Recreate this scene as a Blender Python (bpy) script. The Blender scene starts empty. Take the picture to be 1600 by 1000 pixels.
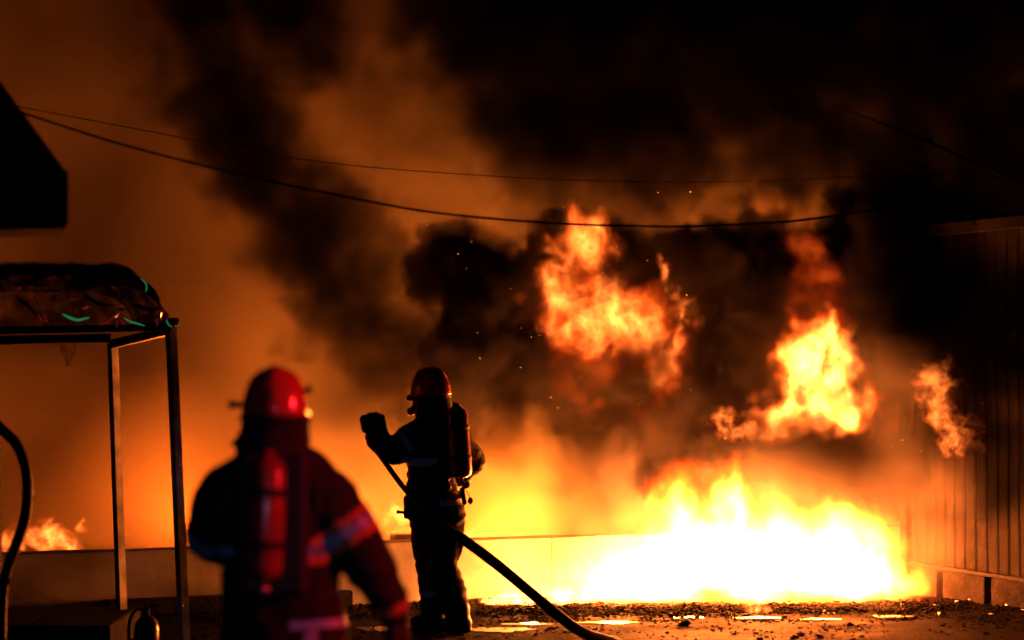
import bpy, bmesh, math, random
import numpy as np
from mathutils import Vector, Matrix, noise as mnoise

sc = bpy.context.scene
COL = sc.collection
# ------------------------------------------------------------------ camera
FPX = 3111.0            # focal length in pixels of the 1600 px wide photograph
CAMZ = 1.85
HOR = 575.0             # image row of the horizon
cam = bpy.data.cameras.new('camera')
cam_o = bpy.data.objects.new('camera', cam)
COL.objects.link(cam_o)
cam_o.location = (0, 0, CAMZ)
cam_o.rotation_euler = (math.radians(90) + math.atan((HOR - 500) / FPX), 0, 0)
cam.sensor_width = 36
cam.lens = 36 * FPX / 1600
cam.clip_end = 1000
cam.dof.use_dof = True
cam.dof.focus_distance = 15.3
cam.dof.aperture_fstop = 1.15
sc.camera = cam_o
# ------------------------------------------------------------------ night sky
w = bpy.data.worlds.new('World'); sc.world = w; w.use_nodes = True
wn = w.node_tree
bg = wn.nodes['Background']; bg.inputs[1].default_value = 0.02
sky = wn.nodes.new('ShaderNodeTexSky'); sky.sky_type = 'NISHITA'; sky.sun_disc = False
sky.sun_elevation = math.radians(-9); sky.sun_rotation = math.radians(200)
wn.links.new(sky.outputs[0], bg.inputs[0])
# ------------------------------------------------------------------ lamps of the fire engine behind the camera
def lamp(name, p, energy, color, radius=0.1, parent=None):
    l = bpy.data.lights.new(name, 'POINT'); l.energy = energy; l.color = color; l.shadow_soft_size = radius
    o = bpy.data.objects.new(name, l); o.location = p; COL.objects.link(o)
    if parent is not None:
        o.parent = parent; o.location = Vector(p) - parent.location
    return o
_rb = bpy.data.lights.new('red_beacon', 'SPOT'); _rb.energy = 1700; _rb.color = (1, 0.012, 0.02); _rb.shadow_soft_size = 0.12; _rb.spot_size = math.radians(24); _rb.spot_blend = 0.6
_ro = bpy.data.objects.new('red_beacon', _rb); _ro.location = (6.2, 5.9, 3.3); COL.objects.link(_ro)
_ro.rotation_euler = (Vector((-0.75, 7.0, 1.25)) - _ro.location).to_track_quat('-Z', 'Y').to_euler()
_bb = bpy.data.lights.new('blue_strobe', 'SPOT'); _bb.energy = 110; _bb.color = (0.34, 0.48, 1.0); _bb.shadow_soft_size = 0.08; _bb.spot_size = math.radians(9.5); _bb.spot_blend = 0.5
_bo = bpy.data.objects.new('blue_strobe', _bb); _bo.location = (0.5, -1.2, 2.3); COL.objects.link(_bo)
_bo.rotation_euler = (Vector((-0.72, 8.0, 1.35)) - _bo.location).to_track_quat('-Z', 'Y').to_euler()
# ------------------------------------------------------------------ exposure, sampling
sc.view_settings.view_transform = 'Standard'
sc.view_settings.look = 'None'
sc.view_settings.exposure = 0
sc.view_settings.gamma = 1
cy = sc.cycles
cy.use_denoising = True
cy.use_adaptive_sampling = True
cy.adaptive_threshold = 0.08
cy.max_bounces = 5
cy.diffuse_bounces = 2
cy.glossy_bounces = 3
cy.transmission_bounces = 4
cy.volume_bounces = 0
cy.transparent_max_bounces = 48
cy.volume_step_rate = 1.0
cy.volume_max_steps = 256
cy.sample_clamp_indirect = 4
cy.caustics_reflective = False
cy.caustics_refractive = False

# ================================================================== helpers
def P(px, py, Y):
    """photograph pixel + distance -> point in the place"""
    return Vector(((px - 800) / FPX * Y, Y, CAMZ + (HOR - py) / FPX * Y))
def G(px, py):
    """photograph pixel of a point on the ground"""
    Y = CAMZ * FPX / (py - HOR)
    return Vector(((px - 800) / FPX * Y, Y, 0))
def rnd(a, b): return random.uniform(a, b)

def mat(name, color, rough=0.6, spec=0.5, metal=0.0, var=0.25, scale=6.0, bump=0.0, bscale=30.0, rvar=0.0, coat=0.0, color2=None, detail=5):
    m = bpy.data.materials.new(name); m.use_nodes = True
    t = m.node_tree; b = t.nodes['Principled BSDF']
    b.inputs['Roughness'].default_value = rough; b.inputs['Metallic'].default_value = metal
    b.inputs['Specular IOR Level'].default_value = spec
    b.inputs['Coat Weight'].default_value = coat
    tc = t.nodes.new('ShaderNodeTexCoord')
    nz = t.nodes.new('ShaderNodeTexNoise'); nz.inputs['Scale'].default_value = scale; nz.inputs['Detail'].default_value = detail
    t.links.new(tc.outputs['Object'], nz.inputs['Vector'])
    r = t.nodes.new('ShaderNodeValToRGB')
    c = Vector(color[:3]); c2 = Vector(color2[:3]) if color2 else c * (1 - var)
    r.color_ramp.elements[0].position = 0.35; r.color_ramp.elements[1].position = 0.65
    r.color_ramp.elements[0].color = (*c2, 1); r.color_ramp.elements[1].color = (*c, 1)
    t.links.new(nz.outputs['Fac'], r.inputs[0]); t.links.new(r.outputs[0], b.inputs['Base Color'])
    if rvar:
        mr = t.nodes.new('ShaderNodeMapRange'); mr.inputs[1].default_value = 0.35; mr.inputs[2].default_value = 0.65
        mr.inputs[3].default_value = max(0.02, rough - rvar); mr.inputs[4].default_value = min(1, rough + rvar)
        t.links.new(nz.outputs['Fac'], mr.inputs[0]); t.links.new(mr.outputs[0], b.inputs['Roughness'])
    if bump:
        n2 = t.nodes.new('ShaderNodeTexNoise'); n2.inputs['Scale'].default_value = bscale; n2.inputs['Detail'].default_value = 6
        t.links.new(tc.outputs['Object'], n2.inputs['Vector'])
        bp = t.nodes.new('ShaderNodeBump'); bp.inputs['Strength'].default_value = bump; bp.inputs['Distance'].default_value = 0.02
        t.links.new(n2.outputs['Fac'], bp.inputs['Height']); t.links.new(bp.outputs[0], b.inputs['Normal'])
    return m
def emat(name, color, strength):
    m = bpy.data.materials.new(name); m.use_nodes = True; t = m.node_tree
    t.nodes.remove(t.nodes['Principled BSDF'])
    e = t.nodes.new('ShaderNodeEmission'); e.inputs[0].default_value = (*color, 1); e.inputs[1].default_value = strength
    t.links.new(e.outputs[0], t.nodes['Material Output'].inputs['Surface'])
    return m

def tag(o, label=None, cat=None, group=None, kind=None):
    if label: o['label'] = label
    if cat: o['category'] = cat
    if group: o['group'] = group
    if kind: o['kind'] = kind
    return o
def empty(name, loc=(0, 0, 0), rz=0, **kw):
    o = bpy.data.objects.new(name, None); o.location = loc; o.rotation_euler = (0, 0, rz); COL.objects.link(o)
    o.empty_display_size = 0.1
    return tag(o, **kw)
def mesh_obj(name, verts, faces, m, parent=None, loc=None, smooth=False):
    me = bpy.data.meshes.new(name); me.from_pydata([tuple(v) for v in verts], [], faces); me.update()
    if m is not None: me.materials.append(m)
    if smooth:
        me.polygons.foreach_set('use_smooth', [True] * len(me.polygons))
    o = bpy.data.objects.new(name, me); COL.objects.link(o)
    if loc is not None: o.location = loc
    if parent is not None: o.parent = parent
    return o
def bm_obj(name, bm, m, parent=None, loc=None, smooth=False):
    bmesh.ops.recalc_face_normals(bm, faces=bm.faces)
    me = bpy.data.meshes.new(name); bm.to_mesh(me); bm.free()
    if m is not None: me.materials.append(m)
    if smooth: me.polygons.foreach_set('use_smooth', [True] * len(me.polygons))
    o = bpy.data.objects.new(name, me); COL.objects.link(o)
    if loc is not None: o.location = loc
    if parent is not None: o.parent = parent
    return o
def add_box(bm, c, s, bevel=0.0, rot=None):
    r = bmesh.ops.create_cube(bm, size=1.0)
    M = Matrix.Translation(c) @ (rot.to_4x4() if rot is not None else Matrix.Identity(4)) @ Matrix.Diagonal((*s, 1))
    bmesh.ops.transform(bm, matrix=M, verts=r['verts'])
    if bevel:
        es = set(e for v in r['verts'] for e in v.link_edges)
        bmesh.ops.bevel(bm, geom=list(es), offset=bevel, segments=2, affect='EDGES', profile=0.6)
def box(name, c, s, m, parent=None, bevel=0.006, rot=None):
    bm = bmesh.new(); add_box(bm, c, s, bevel, rot); return bm_obj(name, bm, m, parent)
def tube_geo(pts, rad, n=10, cap=True):
    """swept tube; rad is a number or one per point"""
    pts = [Vector(p) for p in pts]; V = []; Fs = []
    if not hasattr(rad, '__len__'): rad = [rad] * len(pts)
    up = None
    for i, p in enumerate(pts):
        t = (pts[min(i + 1, len(pts) - 1)] - pts[max(i - 1, 0)]).normalized()
        if up is None:
            a = Vector((0, 0, 1)) if abs(t.z) < 0.9 else Vector((1, 0, 0))
            up = t.cross(a).normalized()
        up = (up - t * up.dot(t)).normalized(); sd = t.cross(up)
        for k in range(n):
            an = 2 * math.pi * k / n
            V.append(p + (up * math.cos(an) + sd * math.sin(an)) * rad[i])
    for i in range(len(pts) - 1):
        for k in range(n):
            a, b = i * n + k, i * n + (k + 1) % n
            Fs.append((a, b, b + n, a + n))
    if cap:
        Fs.append(tuple(range(n - 1, -1, -1))); Fs.append(tuple(range((len(pts) - 1) * n, len(pts) * n)))
    return V, Fs
def tube(name, pts, rad, m, parent=None, n=10, loc=None):
    V, Fs = tube_geo(pts, rad, n)
    if loc is not None: V = [v - Vector(loc) for v in V]
    return mesh_obj(name, V, Fs, m, parent, loc, smooth=True)
def spline(ctrl, n=8):
    c = [Vector(p) for p in ctrl]; out = []
    for i in range(len(c) - 1):
        p0, p1, p2, p3 = c[max(i - 1, 0)], c[i], c[i + 1], c[min(i + 2, len(c) - 1)]
        for k in range(n):
            t = k / n
            out.append(0.5 * ((2 * p1) + (p2 - p0) * t + (2 * p0 - 5 * p1 + 4 * p2 - p3) * t * t + (3 * p1 - p0 - 3 * p2 + p3) * t ** 3))
    out.append(c[-1]); return out
def lathe(name, prof, m, parent=None, n=24, loc=None, rot=None, smooth=True):
    V = []; Fs = []
    for r, z in prof:
        for k in range(n):
            a = 2 * math.pi * k / n; V.append(Vector((r * math.cos(a), r * math.sin(a), z)))
    for i in range(len(prof) - 1):
        for k in range(n):
            a, b = i * n + k, i * n + (k + 1) % n
            Fs.append((a, b, b + n, a + n))
    if prof[0][0] > 1e-4: Fs.append(tuple(range(n - 1, -1, -1)))
    if prof[-1][0] > 1e-4: Fs.append(tuple(range((len(prof) - 1) * n, len(prof) * n)))
    if rot is not None: V = [rot @ v for v in V]
    return mesh_obj(name, V, Fs, m, parent, loc, smooth)

# ================================================================== materials
M_conc = mat('concrete_wall', (0.45, 0.42, 0.37), 0.9, spec=0.2, var=0.6, scale=1.6, bump=0.12, bscale=14, detail=8)
M_block = mat('concrete_block', (0.36, 0.34, 0.31), 0.9, var=0.4, scale=5, bump=0.5, bscale=25)
M_dark = mat('dark_painted_steel', (0.010, 0.010, 0.010), 0.75, spec=0.2, var=0.4, bump=0.1)
M_rub = mat('black_rubber', (0.012, 0.012, 0.012), 0.55, var=0.3, bump=0.2, bscale=60)
M_char = mat('charred_debris', (0.022, 0.018, 0.014), 0.95, spec=0.05, var=0.7, scale=12, bump=0.6, bscale=40)
M_alu = mat('galvanised_post', (0.65, 0.62, 0.57), 0.45, metal=0.1, var=0.5, scale=9, bump=0.1, rvar=0.12)
M_sid = mat('corrugated_steel_sheet', (0.026, 0.023, 0.021), 0.85, spec=0.08, metal=0.0, var=0.6, scale=3.5, bump=0.15, bscale=12, rvar=0.15)
M_eave = mat('black_fascia_metal', (0.004, 0.004, 0.004), 0.95, spec=0.05, var=0.3)
M_kerb = mat('sooty_kerb_stone', (0.028, 0.025, 0.022), 0.95, spec=0.1, var=0.5, bump=0.4)
M_wire = mat('black_cable_sheath', (0.006, 0.005, 0.005), 1.0, spec=0.0)

# ================================================================== ground
def ground_material():
    m = bpy.data.materials.new('wet_sooty_concrete'); m.use_nodes = True; t = m.node_tree; b = t.nodes['Principled BSDF']
    tc = t.nodes.new('ShaderNodeTexCoord')
    def nz(scale, det, sx=1, sy=1):
        mp = t.nodes.new('ShaderNodeMapping'); mp.inputs['Scale'].default_value = (sx, sy, 1)
        t.links.new(tc.outputs['Object'], mp.inputs[0])
        n = t.nodes.new('ShaderNodeTexNoise'); n.inputs['Scale'].default_value = scale; n.inputs['Detail'].default_value = det; n.inputs['Roughness'].default_value = 0.62
        t.links.new(mp.outputs[0], n.inputs['Vector']); return n.outputs['Fac']
    def ramp(src, a, b2, c0, c1):
        r = t.nodes.new('ShaderNodeValToRGB'); r.color_ramp.elements[0].position = a; r.color_ramp.elements[1].position = b2
        r.color_ramp.elements[0].color = (*c0, 1); r.color_ramp.elements[1].color = (*c1, 1); t.links.new(src, r.inputs[0]); return r.outputs[0]
    soot = nz(1.3, 8); grit = nz(26, 6); wet = nz(0.8, 5, 1, 1.6)
    col = ramp(soot, 0.35, 0.66, (0.006, 0.005, 0.004), (0.026, 0.021, 0.017))
    b.inputs['Specular IOR Level'].default_value = 0.03
    g = ramp(grit, 0.38, 0.6, (0.35, 0.35, 0.35), (1, 1, 1))
    mx = t.nodes.new('ShaderNodeMix'); mx.data_type = 'RGBA'; mx.blend_type = 'MULTIPLY'; mx.inputs[0].default_value = 0.8
    t.links.new(col, mx.inputs[6]); t.links.new(g, mx.inputs[7]); t.links.new(mx.outputs[2], b.inputs['Base Color'])
    rr = ramp(wet, 0.42, 0.6, (0.68,) * 3, (0.95,) * 3); t.links.new(rr, b.inputs['Roughness'])
    ad = t.nodes.new('ShaderNodeMath'); ad.operation = 'MULTIPLY_ADD'; ad.inputs[1].default_value = 0.35
    t.links.new(soot, ad.inputs[0]); t.links.new(grit, ad.inputs[2])
    bp = t.nodes.new('ShaderNodeBump'); bp.inputs['Strength'].default_value = 0.55; bp.inputs['Distance'].default_value = 0.03
    t.links.new(ad.outputs[0], bp.inputs['Height']); t.links.new(bp.outputs[0], b.inputs['Normal'])
    return m
M_ground = ground_material()
def sheet(name, x0, x1, y0, y1, z, m, nx=1, ny=1, amp=0.0):
    V = []; Fs = []
    for j in range(ny + 1):
        for i in range(nx + 1):
            x = x0 + (x1 - x0) * i / nx; y = y0 + (y1 - y0) * j / ny
            V.append((x, y, z + (amp * mnoise.fractal(Vector((x * 1.3, y * 1.3, 0.3)), 1.0, 2.0, 4) if amp else 0)))
    for j in range(ny):
        for i in range(nx):
            a = j * (nx + 1) + i; Fs.append((a, a + 1, a + nx + 2, a + nx + 1))
    return mesh_obj(name, V, Fs, m)
tag(sheet('ground', -300, 300, -60, 500, -0.012, M_ground), kind='structure')
# the yard slab in front, a little higher, its edge runs across the picture just before the fire
EY = 14.35
bm = bmesh.new(); add_box(bm, (0, 4.2, -0.02), (40, 2 * (EY - 4.2), 0.06), 0.012)
tag(bm_obj('yard_slab', bm, M_ground), kind='structure')

# puddles: irregular sheets of water
M_water = mat('puddle_water', (0.02, 0.018, 0.015), 0.06, var=0.1, bump=0.04, bscale=8)
def puddle(px0, px1, py, depth, seed):
    random.seed(seed)
    a, b = G(px0, py), G(px1, py); cx, cyy = (a.x + b.x) / 2, a.y; hx = (b.x - a.x) / 2; n = 72
    z = 0.0135 if cyy < EY - 0.01 else -0.008
    V = [(cx, cyy, z)]
    for k in range(n):
        an = 2 * math.pi * k / n
        r = 1 + 0.75 * mnoise.fractal(Vector((math.cos(an) * 2.6 + seed * 7.1, math.sin(an) * 1.7, seed)), 1, 2, 4)
        V.append((cx + hx * math.cos(an) * r, cyy + depth * math.sin(an) * r, z))
    return tag(mesh_obj('puddle', V, [(0, 1 + k, 1 + (k + 1) % n) for k in range(n)], M_water), kind='structure')
for i, (a, b, y, d) in enumerate([(785, 870, 972, 0.08), (915, 990, 969, 0.05), (735, 830, 985, 0.10), (1150, 1220, 962, 0.06), (1255, 1310, 964, 0.05), (1045, 1100, 961, 0.05), (560, 625, 984, 0.12), (1360, 1420, 960, 0.05), (640, 668, 975, .07)]):
    puddle(a, b, y, d, i + 1)

# ================================================================== low concrete wall behind the fire
WX0, WY0 = -3.95, 14.70; WX1, WY1 = 4.6, 17.85
wd = Vector((WX1 - WX0, WY1 - WY0, 0)); wl = wd.length; wang = math.atan2(wd.y, wd.x)
wall = empty('low_wall', (WX0, WY0, 0), wang, label='low stained concrete wall running behind the fire and the firefighters', cat='wall')
nseg = 6
for i in range(nseg):
    l = wl / nseg - 0.002
    bm = bmesh.new()
    h = 0.47
    add_box(bm, (l * 0.5 + i * wl / nseg, 0.10, h / 2 - 0.02), (l, 0.2, h + 0.04), 0.012)
    bmesh.ops.subdivide_edges(bm, edges=bm.edges[:], cuts=3, use_grid_fill=True)
    for v in bm.verts: v.co += Vector((0, 1, 1)) * 0.006 * mnoise.noise(v.co * 6)
    bm_obj('wall_panel', bm, M_conc, wall)
box('base_ledge', (1.9, -0.05, 0.05), (1.9, 0.1, 0.12), M_kerb, wall)

# block standing beyond the wall, seen over its edge
def block(px0, px1, ytop, Y, label, group=None):
    a, b = P(px0, ytop, Y), P(px1, ytop, Y)
    o = box('concrete_block', (0, 0, 0), (b.x - a.x, 0.35, a.z + 0.02), M_block, bevel=0.015)
    o.location = ((a.x + b.x) / 2, Y, a.z / 2 - 0.01)
    return tag(o, label, 'block', group)
block(611, 660, 831, 16.9, 'square concrete block standing beyond the low wall beside a flame')

# ================================================================== corrugated steel shed on the right
A0 = Vector((3.30, 16.65, 0)); A1 = Vector((5.6, 11.9, 0))
bdir = (A1 - A0).normalized(); bn = Vector((bdir.y, -bdir.x, 0));
if bn.x > 0: bn = -bn
shed = empty('corrugated_shed', A0, 0, label='tall corrugated metal shed lit by the fire at right', cat='building')
H0, H1 = 0.22, 2.98
L = (A1 - A0).length
npan = 7; pitch = 0.13; plen = pitch * 6
def trap(u):
    u = (u / pitch) % 1.0
    return 0.010 * (0 if u < 0.45 else (u - 0.45) / 0.1 if u < 0.55 else 1 if u < 0.85 else (1 - u) / 0.15)
for p in range(npan):
    us = []
    for k in range(6):
        for f in (0.0, 0.45, 0.55, 0.85): us.append((k + f) * pitch)
    us.append(6 * pitch)
    V = []; Fs = []
    NZ = 20; zs = [H0 + (H1 - H0) * j / NZ for j in range(NZ + 1)]
    for z in zs:
        for u in us:
            uu = min(u + p * plen, L)
            d = trap(u) * (0.8 + 0.6 * mnoise.noise(Vector((uu * 2.3, z * 0.6, 4)))) + 0.016 * mnoise.noise(Vector((uu * 2.2, z * 1.1, 9))) + 0.006 * mnoise.noise(Vector((uu * 7, z * 3, p))) + 0.005 * (p % 2)
            V.append(bdir * uu + bn * d + Vector((0, 0, z)))
    n = len(us)
    for j in range(NZ):
        for i in range(n - 1): Fs.append((j * n + i, j * n + i + 1, (j + 1) * n + i + 1, (j + 1) * n + i))
    mesh_obj('wall_sheet', V, Fs, M_sid, shed)
# end wall, back, roof and plinth
perp = -bn
def quadbox(name, u0, u1, w0, w1, z0, z1, m, parent, bevel=0.004):
    bm = bmesh.new()
    c = bdir * (u0 + u1) / 2 + perp * (w0 + w1) / 2 + Vector((0, 0, (z0 + z1) / 2))
    R = Matrix((bdir, perp, Vector((0, 0, 1)))).transposed()
    add_box(bm, c, (u1 - u0, w1 - w0, z1 - z0), bevel, R)
    return bm_obj(name, bm, m, parent)
quadbox('end_wall', 0.0, 0.05, 0.02, 3.2, 0.0, H1 - 0.03, M_sid, shed)
quadbox('far_wall', 0.06, L, 3.2, 3.25, 0.0, H1 - 0.03, M_sid, shed)
quadbox('roof', -0.08, L + 0.1, -0.08, 3.35, H1 + 0.004, H1 + 0.07, M_dark, shed)
quadbox('gutter', -0.08, L + 0.1, -0.17, -0.085, H1 - 0.06, H1 + 0.03, M_dark, shed)
quadbox('corner_post', -0.03, 0.05, -0.055, 0.015, 0.0, H1 - 0.03, M_sid, shed)
u = 0.06
for a, b in ((0.06, 0.42), (0.50, 1.02), (1.10, 1.9), (1.92, 2.9), (2.92, L)):
    quadbox('plinth_block', a, b, -0.03, 0.12, -0.02, H0 - 0.012, M_kerb, shed, 0.01)
quadbox('sill_rail', 0.06, L, -0.045, 0.1, H0 - 0.008, H0 + 0.022, M_dark, shed)

# ================================================================== people
_bm = bmesh.new(); bmesh.ops.create_icosphere(_bm, subdivisions=3, radius=1.0); _bm.verts.index_update()
ICO_V = np.array([v.co[:] for v in _bm.verts]); ICO_F = np.array([[v.index for v in f.verts] for f in _bm.faces]); _bm.free()
def remesh_prims(name, prims, voxel, m, parent=None, smooth=2, disp=0.0, dscale=8.0, loc=None, seed=0):
    """one continuous surface from tapered limbs, ellipsoids and boxes"""
    VV = []; FF = []; nv = [0]
    def sph(c, r3, rot=None):
        v = ICO_V * np.array(r3)
        if rot is not None: v = v @ np.array(rot).T
        VV.append(v + np.array(c)); FF.append(ICO_F + nv[0]); nv[0] += len(ICO_V)
    for pr in prims:
        if pr[0] == 'limb':
            ch = pr[1]; fl = pr[2] if len(pr) > 2 else 1.0
            P_, R_ = [], []
            for i in range(len(ch) - 1):
                for k in range(6):
                    f = k / 6; P_.append(Vector(ch[i][0]).lerp(Vector(ch[i + 1][0]), f)); R_.append(ch[i][1] * (1 - f) + ch[i + 1][1] * f)
            P_.append(Vector(ch[-1][0])); R_.append(ch[-1][1])
            for p_, r_ in zip(P_, R_): sph(p_, (r_, r_ * fl, r_))
        elif pr[0] == 'ell': sph(Vector(pr[1]), pr[2], pr[3] if len(pr) > 3 else None)
        elif pr[0] == 'box':
            bm = bmesh.new(); add_box(bm, Vector(pr[1]), pr[2], pr[3], pr[4] if len(pr) > 4 else None); bmesh.ops.triangulate(bm, faces=bm.faces)
            bm.verts.index_update(); VV.append(np.array([v.co[:] for v in bm.verts])); FF.append(np.array([[v.index for v in f.verts] for f in bm.faces]) + nv[0]); nv[0] += len(bm.verts); bm.free()
    me = bpy.data.meshes.new(name); me.from_pydata(np.concatenate(VV).tolist(), [], np.concatenate(FF).tolist())
    o = bpy.data.objects.new(name, me); COL.objects.link(o)
    r = o.modifiers.new('r', 'REMESH'); r.mode = 'VOXEL'; r.voxel_size = voxel
    if smooth:
        sm = o.modifiers.new('s', 'SMOOTH'); sm.iterations = smooth * 3; sm.factor = 0.5
    dg = bpy.context.evaluated_depsgraph_get()
    me2 = bpy.data.meshes.new_from_object(o.evaluated_get(dg)); me2.name = name
    o.modifiers.clear(); o.data = me2; bpy.data.meshes.remove(me)
    if disp:
        n = len(me2.vertices); co = np.empty(n * 3); no = np.empty(n * 3)
        me2.vertices.foreach_get('co', co); me2.vertices.foreach_get('normal', no)
        co = co.reshape(-1, 3); no = no.reshape(-1, 3)
        for i in range(n):
            v = Vector(co[i]) * dscale
            # cloth folds: long soft creases across the limbs
            k = mnoise.noise(Vector((v.x * 0.8, v.y * 0.8, v.z * 1.9 + seed)) + 0.6 * mnoise.noise_vector(v * 0.5))
            co[i] += no[i] * disp * (1 - 2 * abs(k))
        me2.vertices.foreach_set('co', co.ravel()); me2.update()
    me2.materials.clear(); me2.materials.append(m)
    me2.polygons.foreach_set('use_smooth', [True] * len(me2.polygons))
    if loc is not None:
        me2.transform(Matrix.Translation(-Vector(loc))); o.location = loc
    if parent is not None:
        if loc is None: me2.transform(Matrix.Translation(-parent.location))
        o.parent = parent
        if loc is not None: o.location = Vector(loc) - parent.location
    return o
def band(body, p0, p1, t0, t1, rmax, m, name='reflective_band', off=0.004, cond=None):
    """strip of reflective tape: the faces of the coat between two cross-sections of a limb, set proud of the cloth"""
    me = body.data; L0 = body.matrix_basis.translation if body.parent is None else body.location
    p0 = Vector(p0); ax = Vector(p1) - p0; ln = ax.length; ax.normalize()
    V = {}; vv = []; Fs = []
    for f in me.polygons:
        c = f.center + L0; q = c - p0; t = q.dot(ax)
        if t < t0 or t > t1 or (q - ax * t).length > rmax: continue
        if cond and not cond(c): continue
        ids = []
        for vi in f.vertices:
            if vi not in V:
                V[vi] = len(vv); vt = me.vertices[vi]; vv.append(vt.co + vt.normal * off)
            ids.append(V[vi])
        Fs.append(ids)
    if not Fs: return None
    return mesh_obj(name, vv, Fs, m, body, smooth=True)
M_suit = mat('dark_turnout_cloth', (0.024, 0.019, 0.016), 0.85, spec=0.25, var=0.5, scale=14, bump=0.35, bscale=120)
M_tape = mat('blue_lit_reflective_tape', (0.30, 0.38, 0.66), 0.45, var=0.3, scale=25)  # blue of the strobe light thrown back is put into the tape colour
M_trim = mat('orange_fluorescent_trim', (0.55, 0.16, 0.03), 0.6, var=0.3, scale=20)
M_helm = mat('red_helmet_shell', (0.60, 0.05, 0.035), 0.22, coat=0.6, var=0.25, scale=10, bump=0.05)
M_tank = mat('air_cylinder_paint', (0.30, 0.04, 0.03), 0.28, coat=0.4, var=0.25, scale=9)
M_glove = mat('glove_leather', (0.025, 0.022, 0.02), 0.75, var=0.4, scale=18, bump=0.3, bscale=80)
M_boot = mat('rubber_boot', (0.012, 0.012, 0.012), 0.5, var=0.3)
M_skin = mat('skin', (0.45, 0.27, 0.19), 0.5, var=0.15, scale=20)
M_strap = mat('black_webbing', (0.010, 0.010, 0.010), 0.7, var=0.3, bump=0.2)
M_visor = mat('dark_face_mask', (0.02, 0.02, 0.02), 0.15, var=0.2)
M_chrome = mat('valve_metal', (0.35, 0.33, 0.30), 0.3, metal=0.9, var=0.3)

def helmet(person, c, rx, ry, rz, face, tilt=0.0, knobs=(), back=0.0):
    """c: centre of the head at brim level, face: direction the wearer looks"""
    face = Vector(face); face.z = 0; face.normalize(); side = Vector((0, 0, 1)).cross(face)
    R = Matrix((face, side, Vector((0, 0, 1)))).transposed() @ Matrix.Rotation(tilt, 3, 'Y')
    n, rows = 40, 12; V = []; Fs = []
    for j in range(rows + 1):
        th = j / rows * math.pi * 0.5
        for k in range(n):
            a = 2 * math.pi * k / n
            r = max(0.0, math.cos(th)) ** 0.72; z = math.sin(th) ** 0.92
            fl = 1.0 + (0.06 if j == 0 else 0)
            ridge = 1.0 + 0.05 * math.exp(-((math.sin(a) * math.cos(th)) / 0.13) ** 2) * (z ** 0.5)
            V.append(R @ Vector((rx * 1.08 * r * math.cos(a) * fl, ry * r * math.sin(a) * fl, rz * z * ridge)) + Vector(c))
    for j in range(rows):
        for k in range(n):
            a, b = j * n + k, j * n + (k + 1) % n; Fs.append((a, b, b + n, a + n))
    off = person.location
    h = mesh_obj('helmet', [v - off for v in V], Fs, M_helm, person, smooth=True)
    so = h.modifiers.new('t', 'SOLIDIFY'); so.thickness = 0.006
    # crest running front to back
    V = []; Fs = []
    m_ = 15
    for i in range(m_):
        th = math.radians(12 + 150 * i / (m_ - 1))
        for sgn in (-1, 1):
            for e in (0.985, 1.06):
                V.append(R @ Vector((rx * 1.08 * math.cos(th) * e, sgn * 0.010, rz * math.sin(th) * e)) + Vector(c) - off)
    for i in range(m_ - 1):
        b = i * 4
        Fs += [(b, b + 1, b + 5, b + 4), (b + 2, b + 6, b + 7, b + 3), (b + 1, b + 3, b + 7, b + 5), (b, b + 4, b + 6, b + 2)]
    Fs += [(0, 2, 3, 1), (b + 4, b + 5, b + 7, b + 6)]
    mesh_obj('crest', V, Fs, M_helm, h)
    # brim
    V = []; Fs = []
    for k in range(n):
        a = 2 * math.pi * k / n; out = 1.03 + 0.16 * max(0, math.cos(a)) ** 2 + back * (1 - max(0, math.cos(a)))
        for e, z in ((1.0, 0.004), (out, -0.012), (out, -0.020), (1.0, -0.010)):
            V.append(R @ Vector((rx * 1.08 * e * math.cos(a), ry * e * math.sin(a), z)) + Vector(c) - off)
    for k in range(n):
        b, d = k * 4, ((k + 1) % n) * 4
        for i in range(4): Fs.append((b + i, d + i, d + (i + 1) % 4, b + (i + 1) % 4))
    mesh_obj('brim', V, Fs, M_strap, h, smooth=True)
    # neck curtain of heavy cloth
    V = []; Fs = []; rows = 7
    for j in range(rows + 1):
        f = j / rows
        for k in range(25):
            a = math.radians(60 + 240 * k / 24)
            w_ = 1.0 + 0.16 * f * (1 + 0.4 * math.sin(a * 5)) - 0.03
            V.append(R @ Vector((rx * 1.02 * w_ * math.cos(a), ry * 0.98 * w_ * math.sin(a), -0.015 - 0.13 * f)) + Vector(c) - off)
    for j in range(rows):
        for k in range(24): Fs.append((j * 25 + k, j * 25 + k + 1, (j + 1) * 25 + k + 1, (j + 1) * 25 + k))
    nc = mesh_obj('neck_curtain', V, Fs, M_suit, h, smooth=True); so = nc.modifiers.new('t', 'SOLIDIFY'); so.thickness = 0.006
    for kp, kq, kr in knobs:
        V, Fs = tube_geo([Vector(kp) - off, Vector(kp).lerp(Vector(kq), 0.6) - off, Vector(kq) - off], [kr * 0.6, kr * 0.6, kr], 10)
        mesh_obj('helmet_clip', V, Fs, M_strap, h, smooth=True)
    return h
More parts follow.
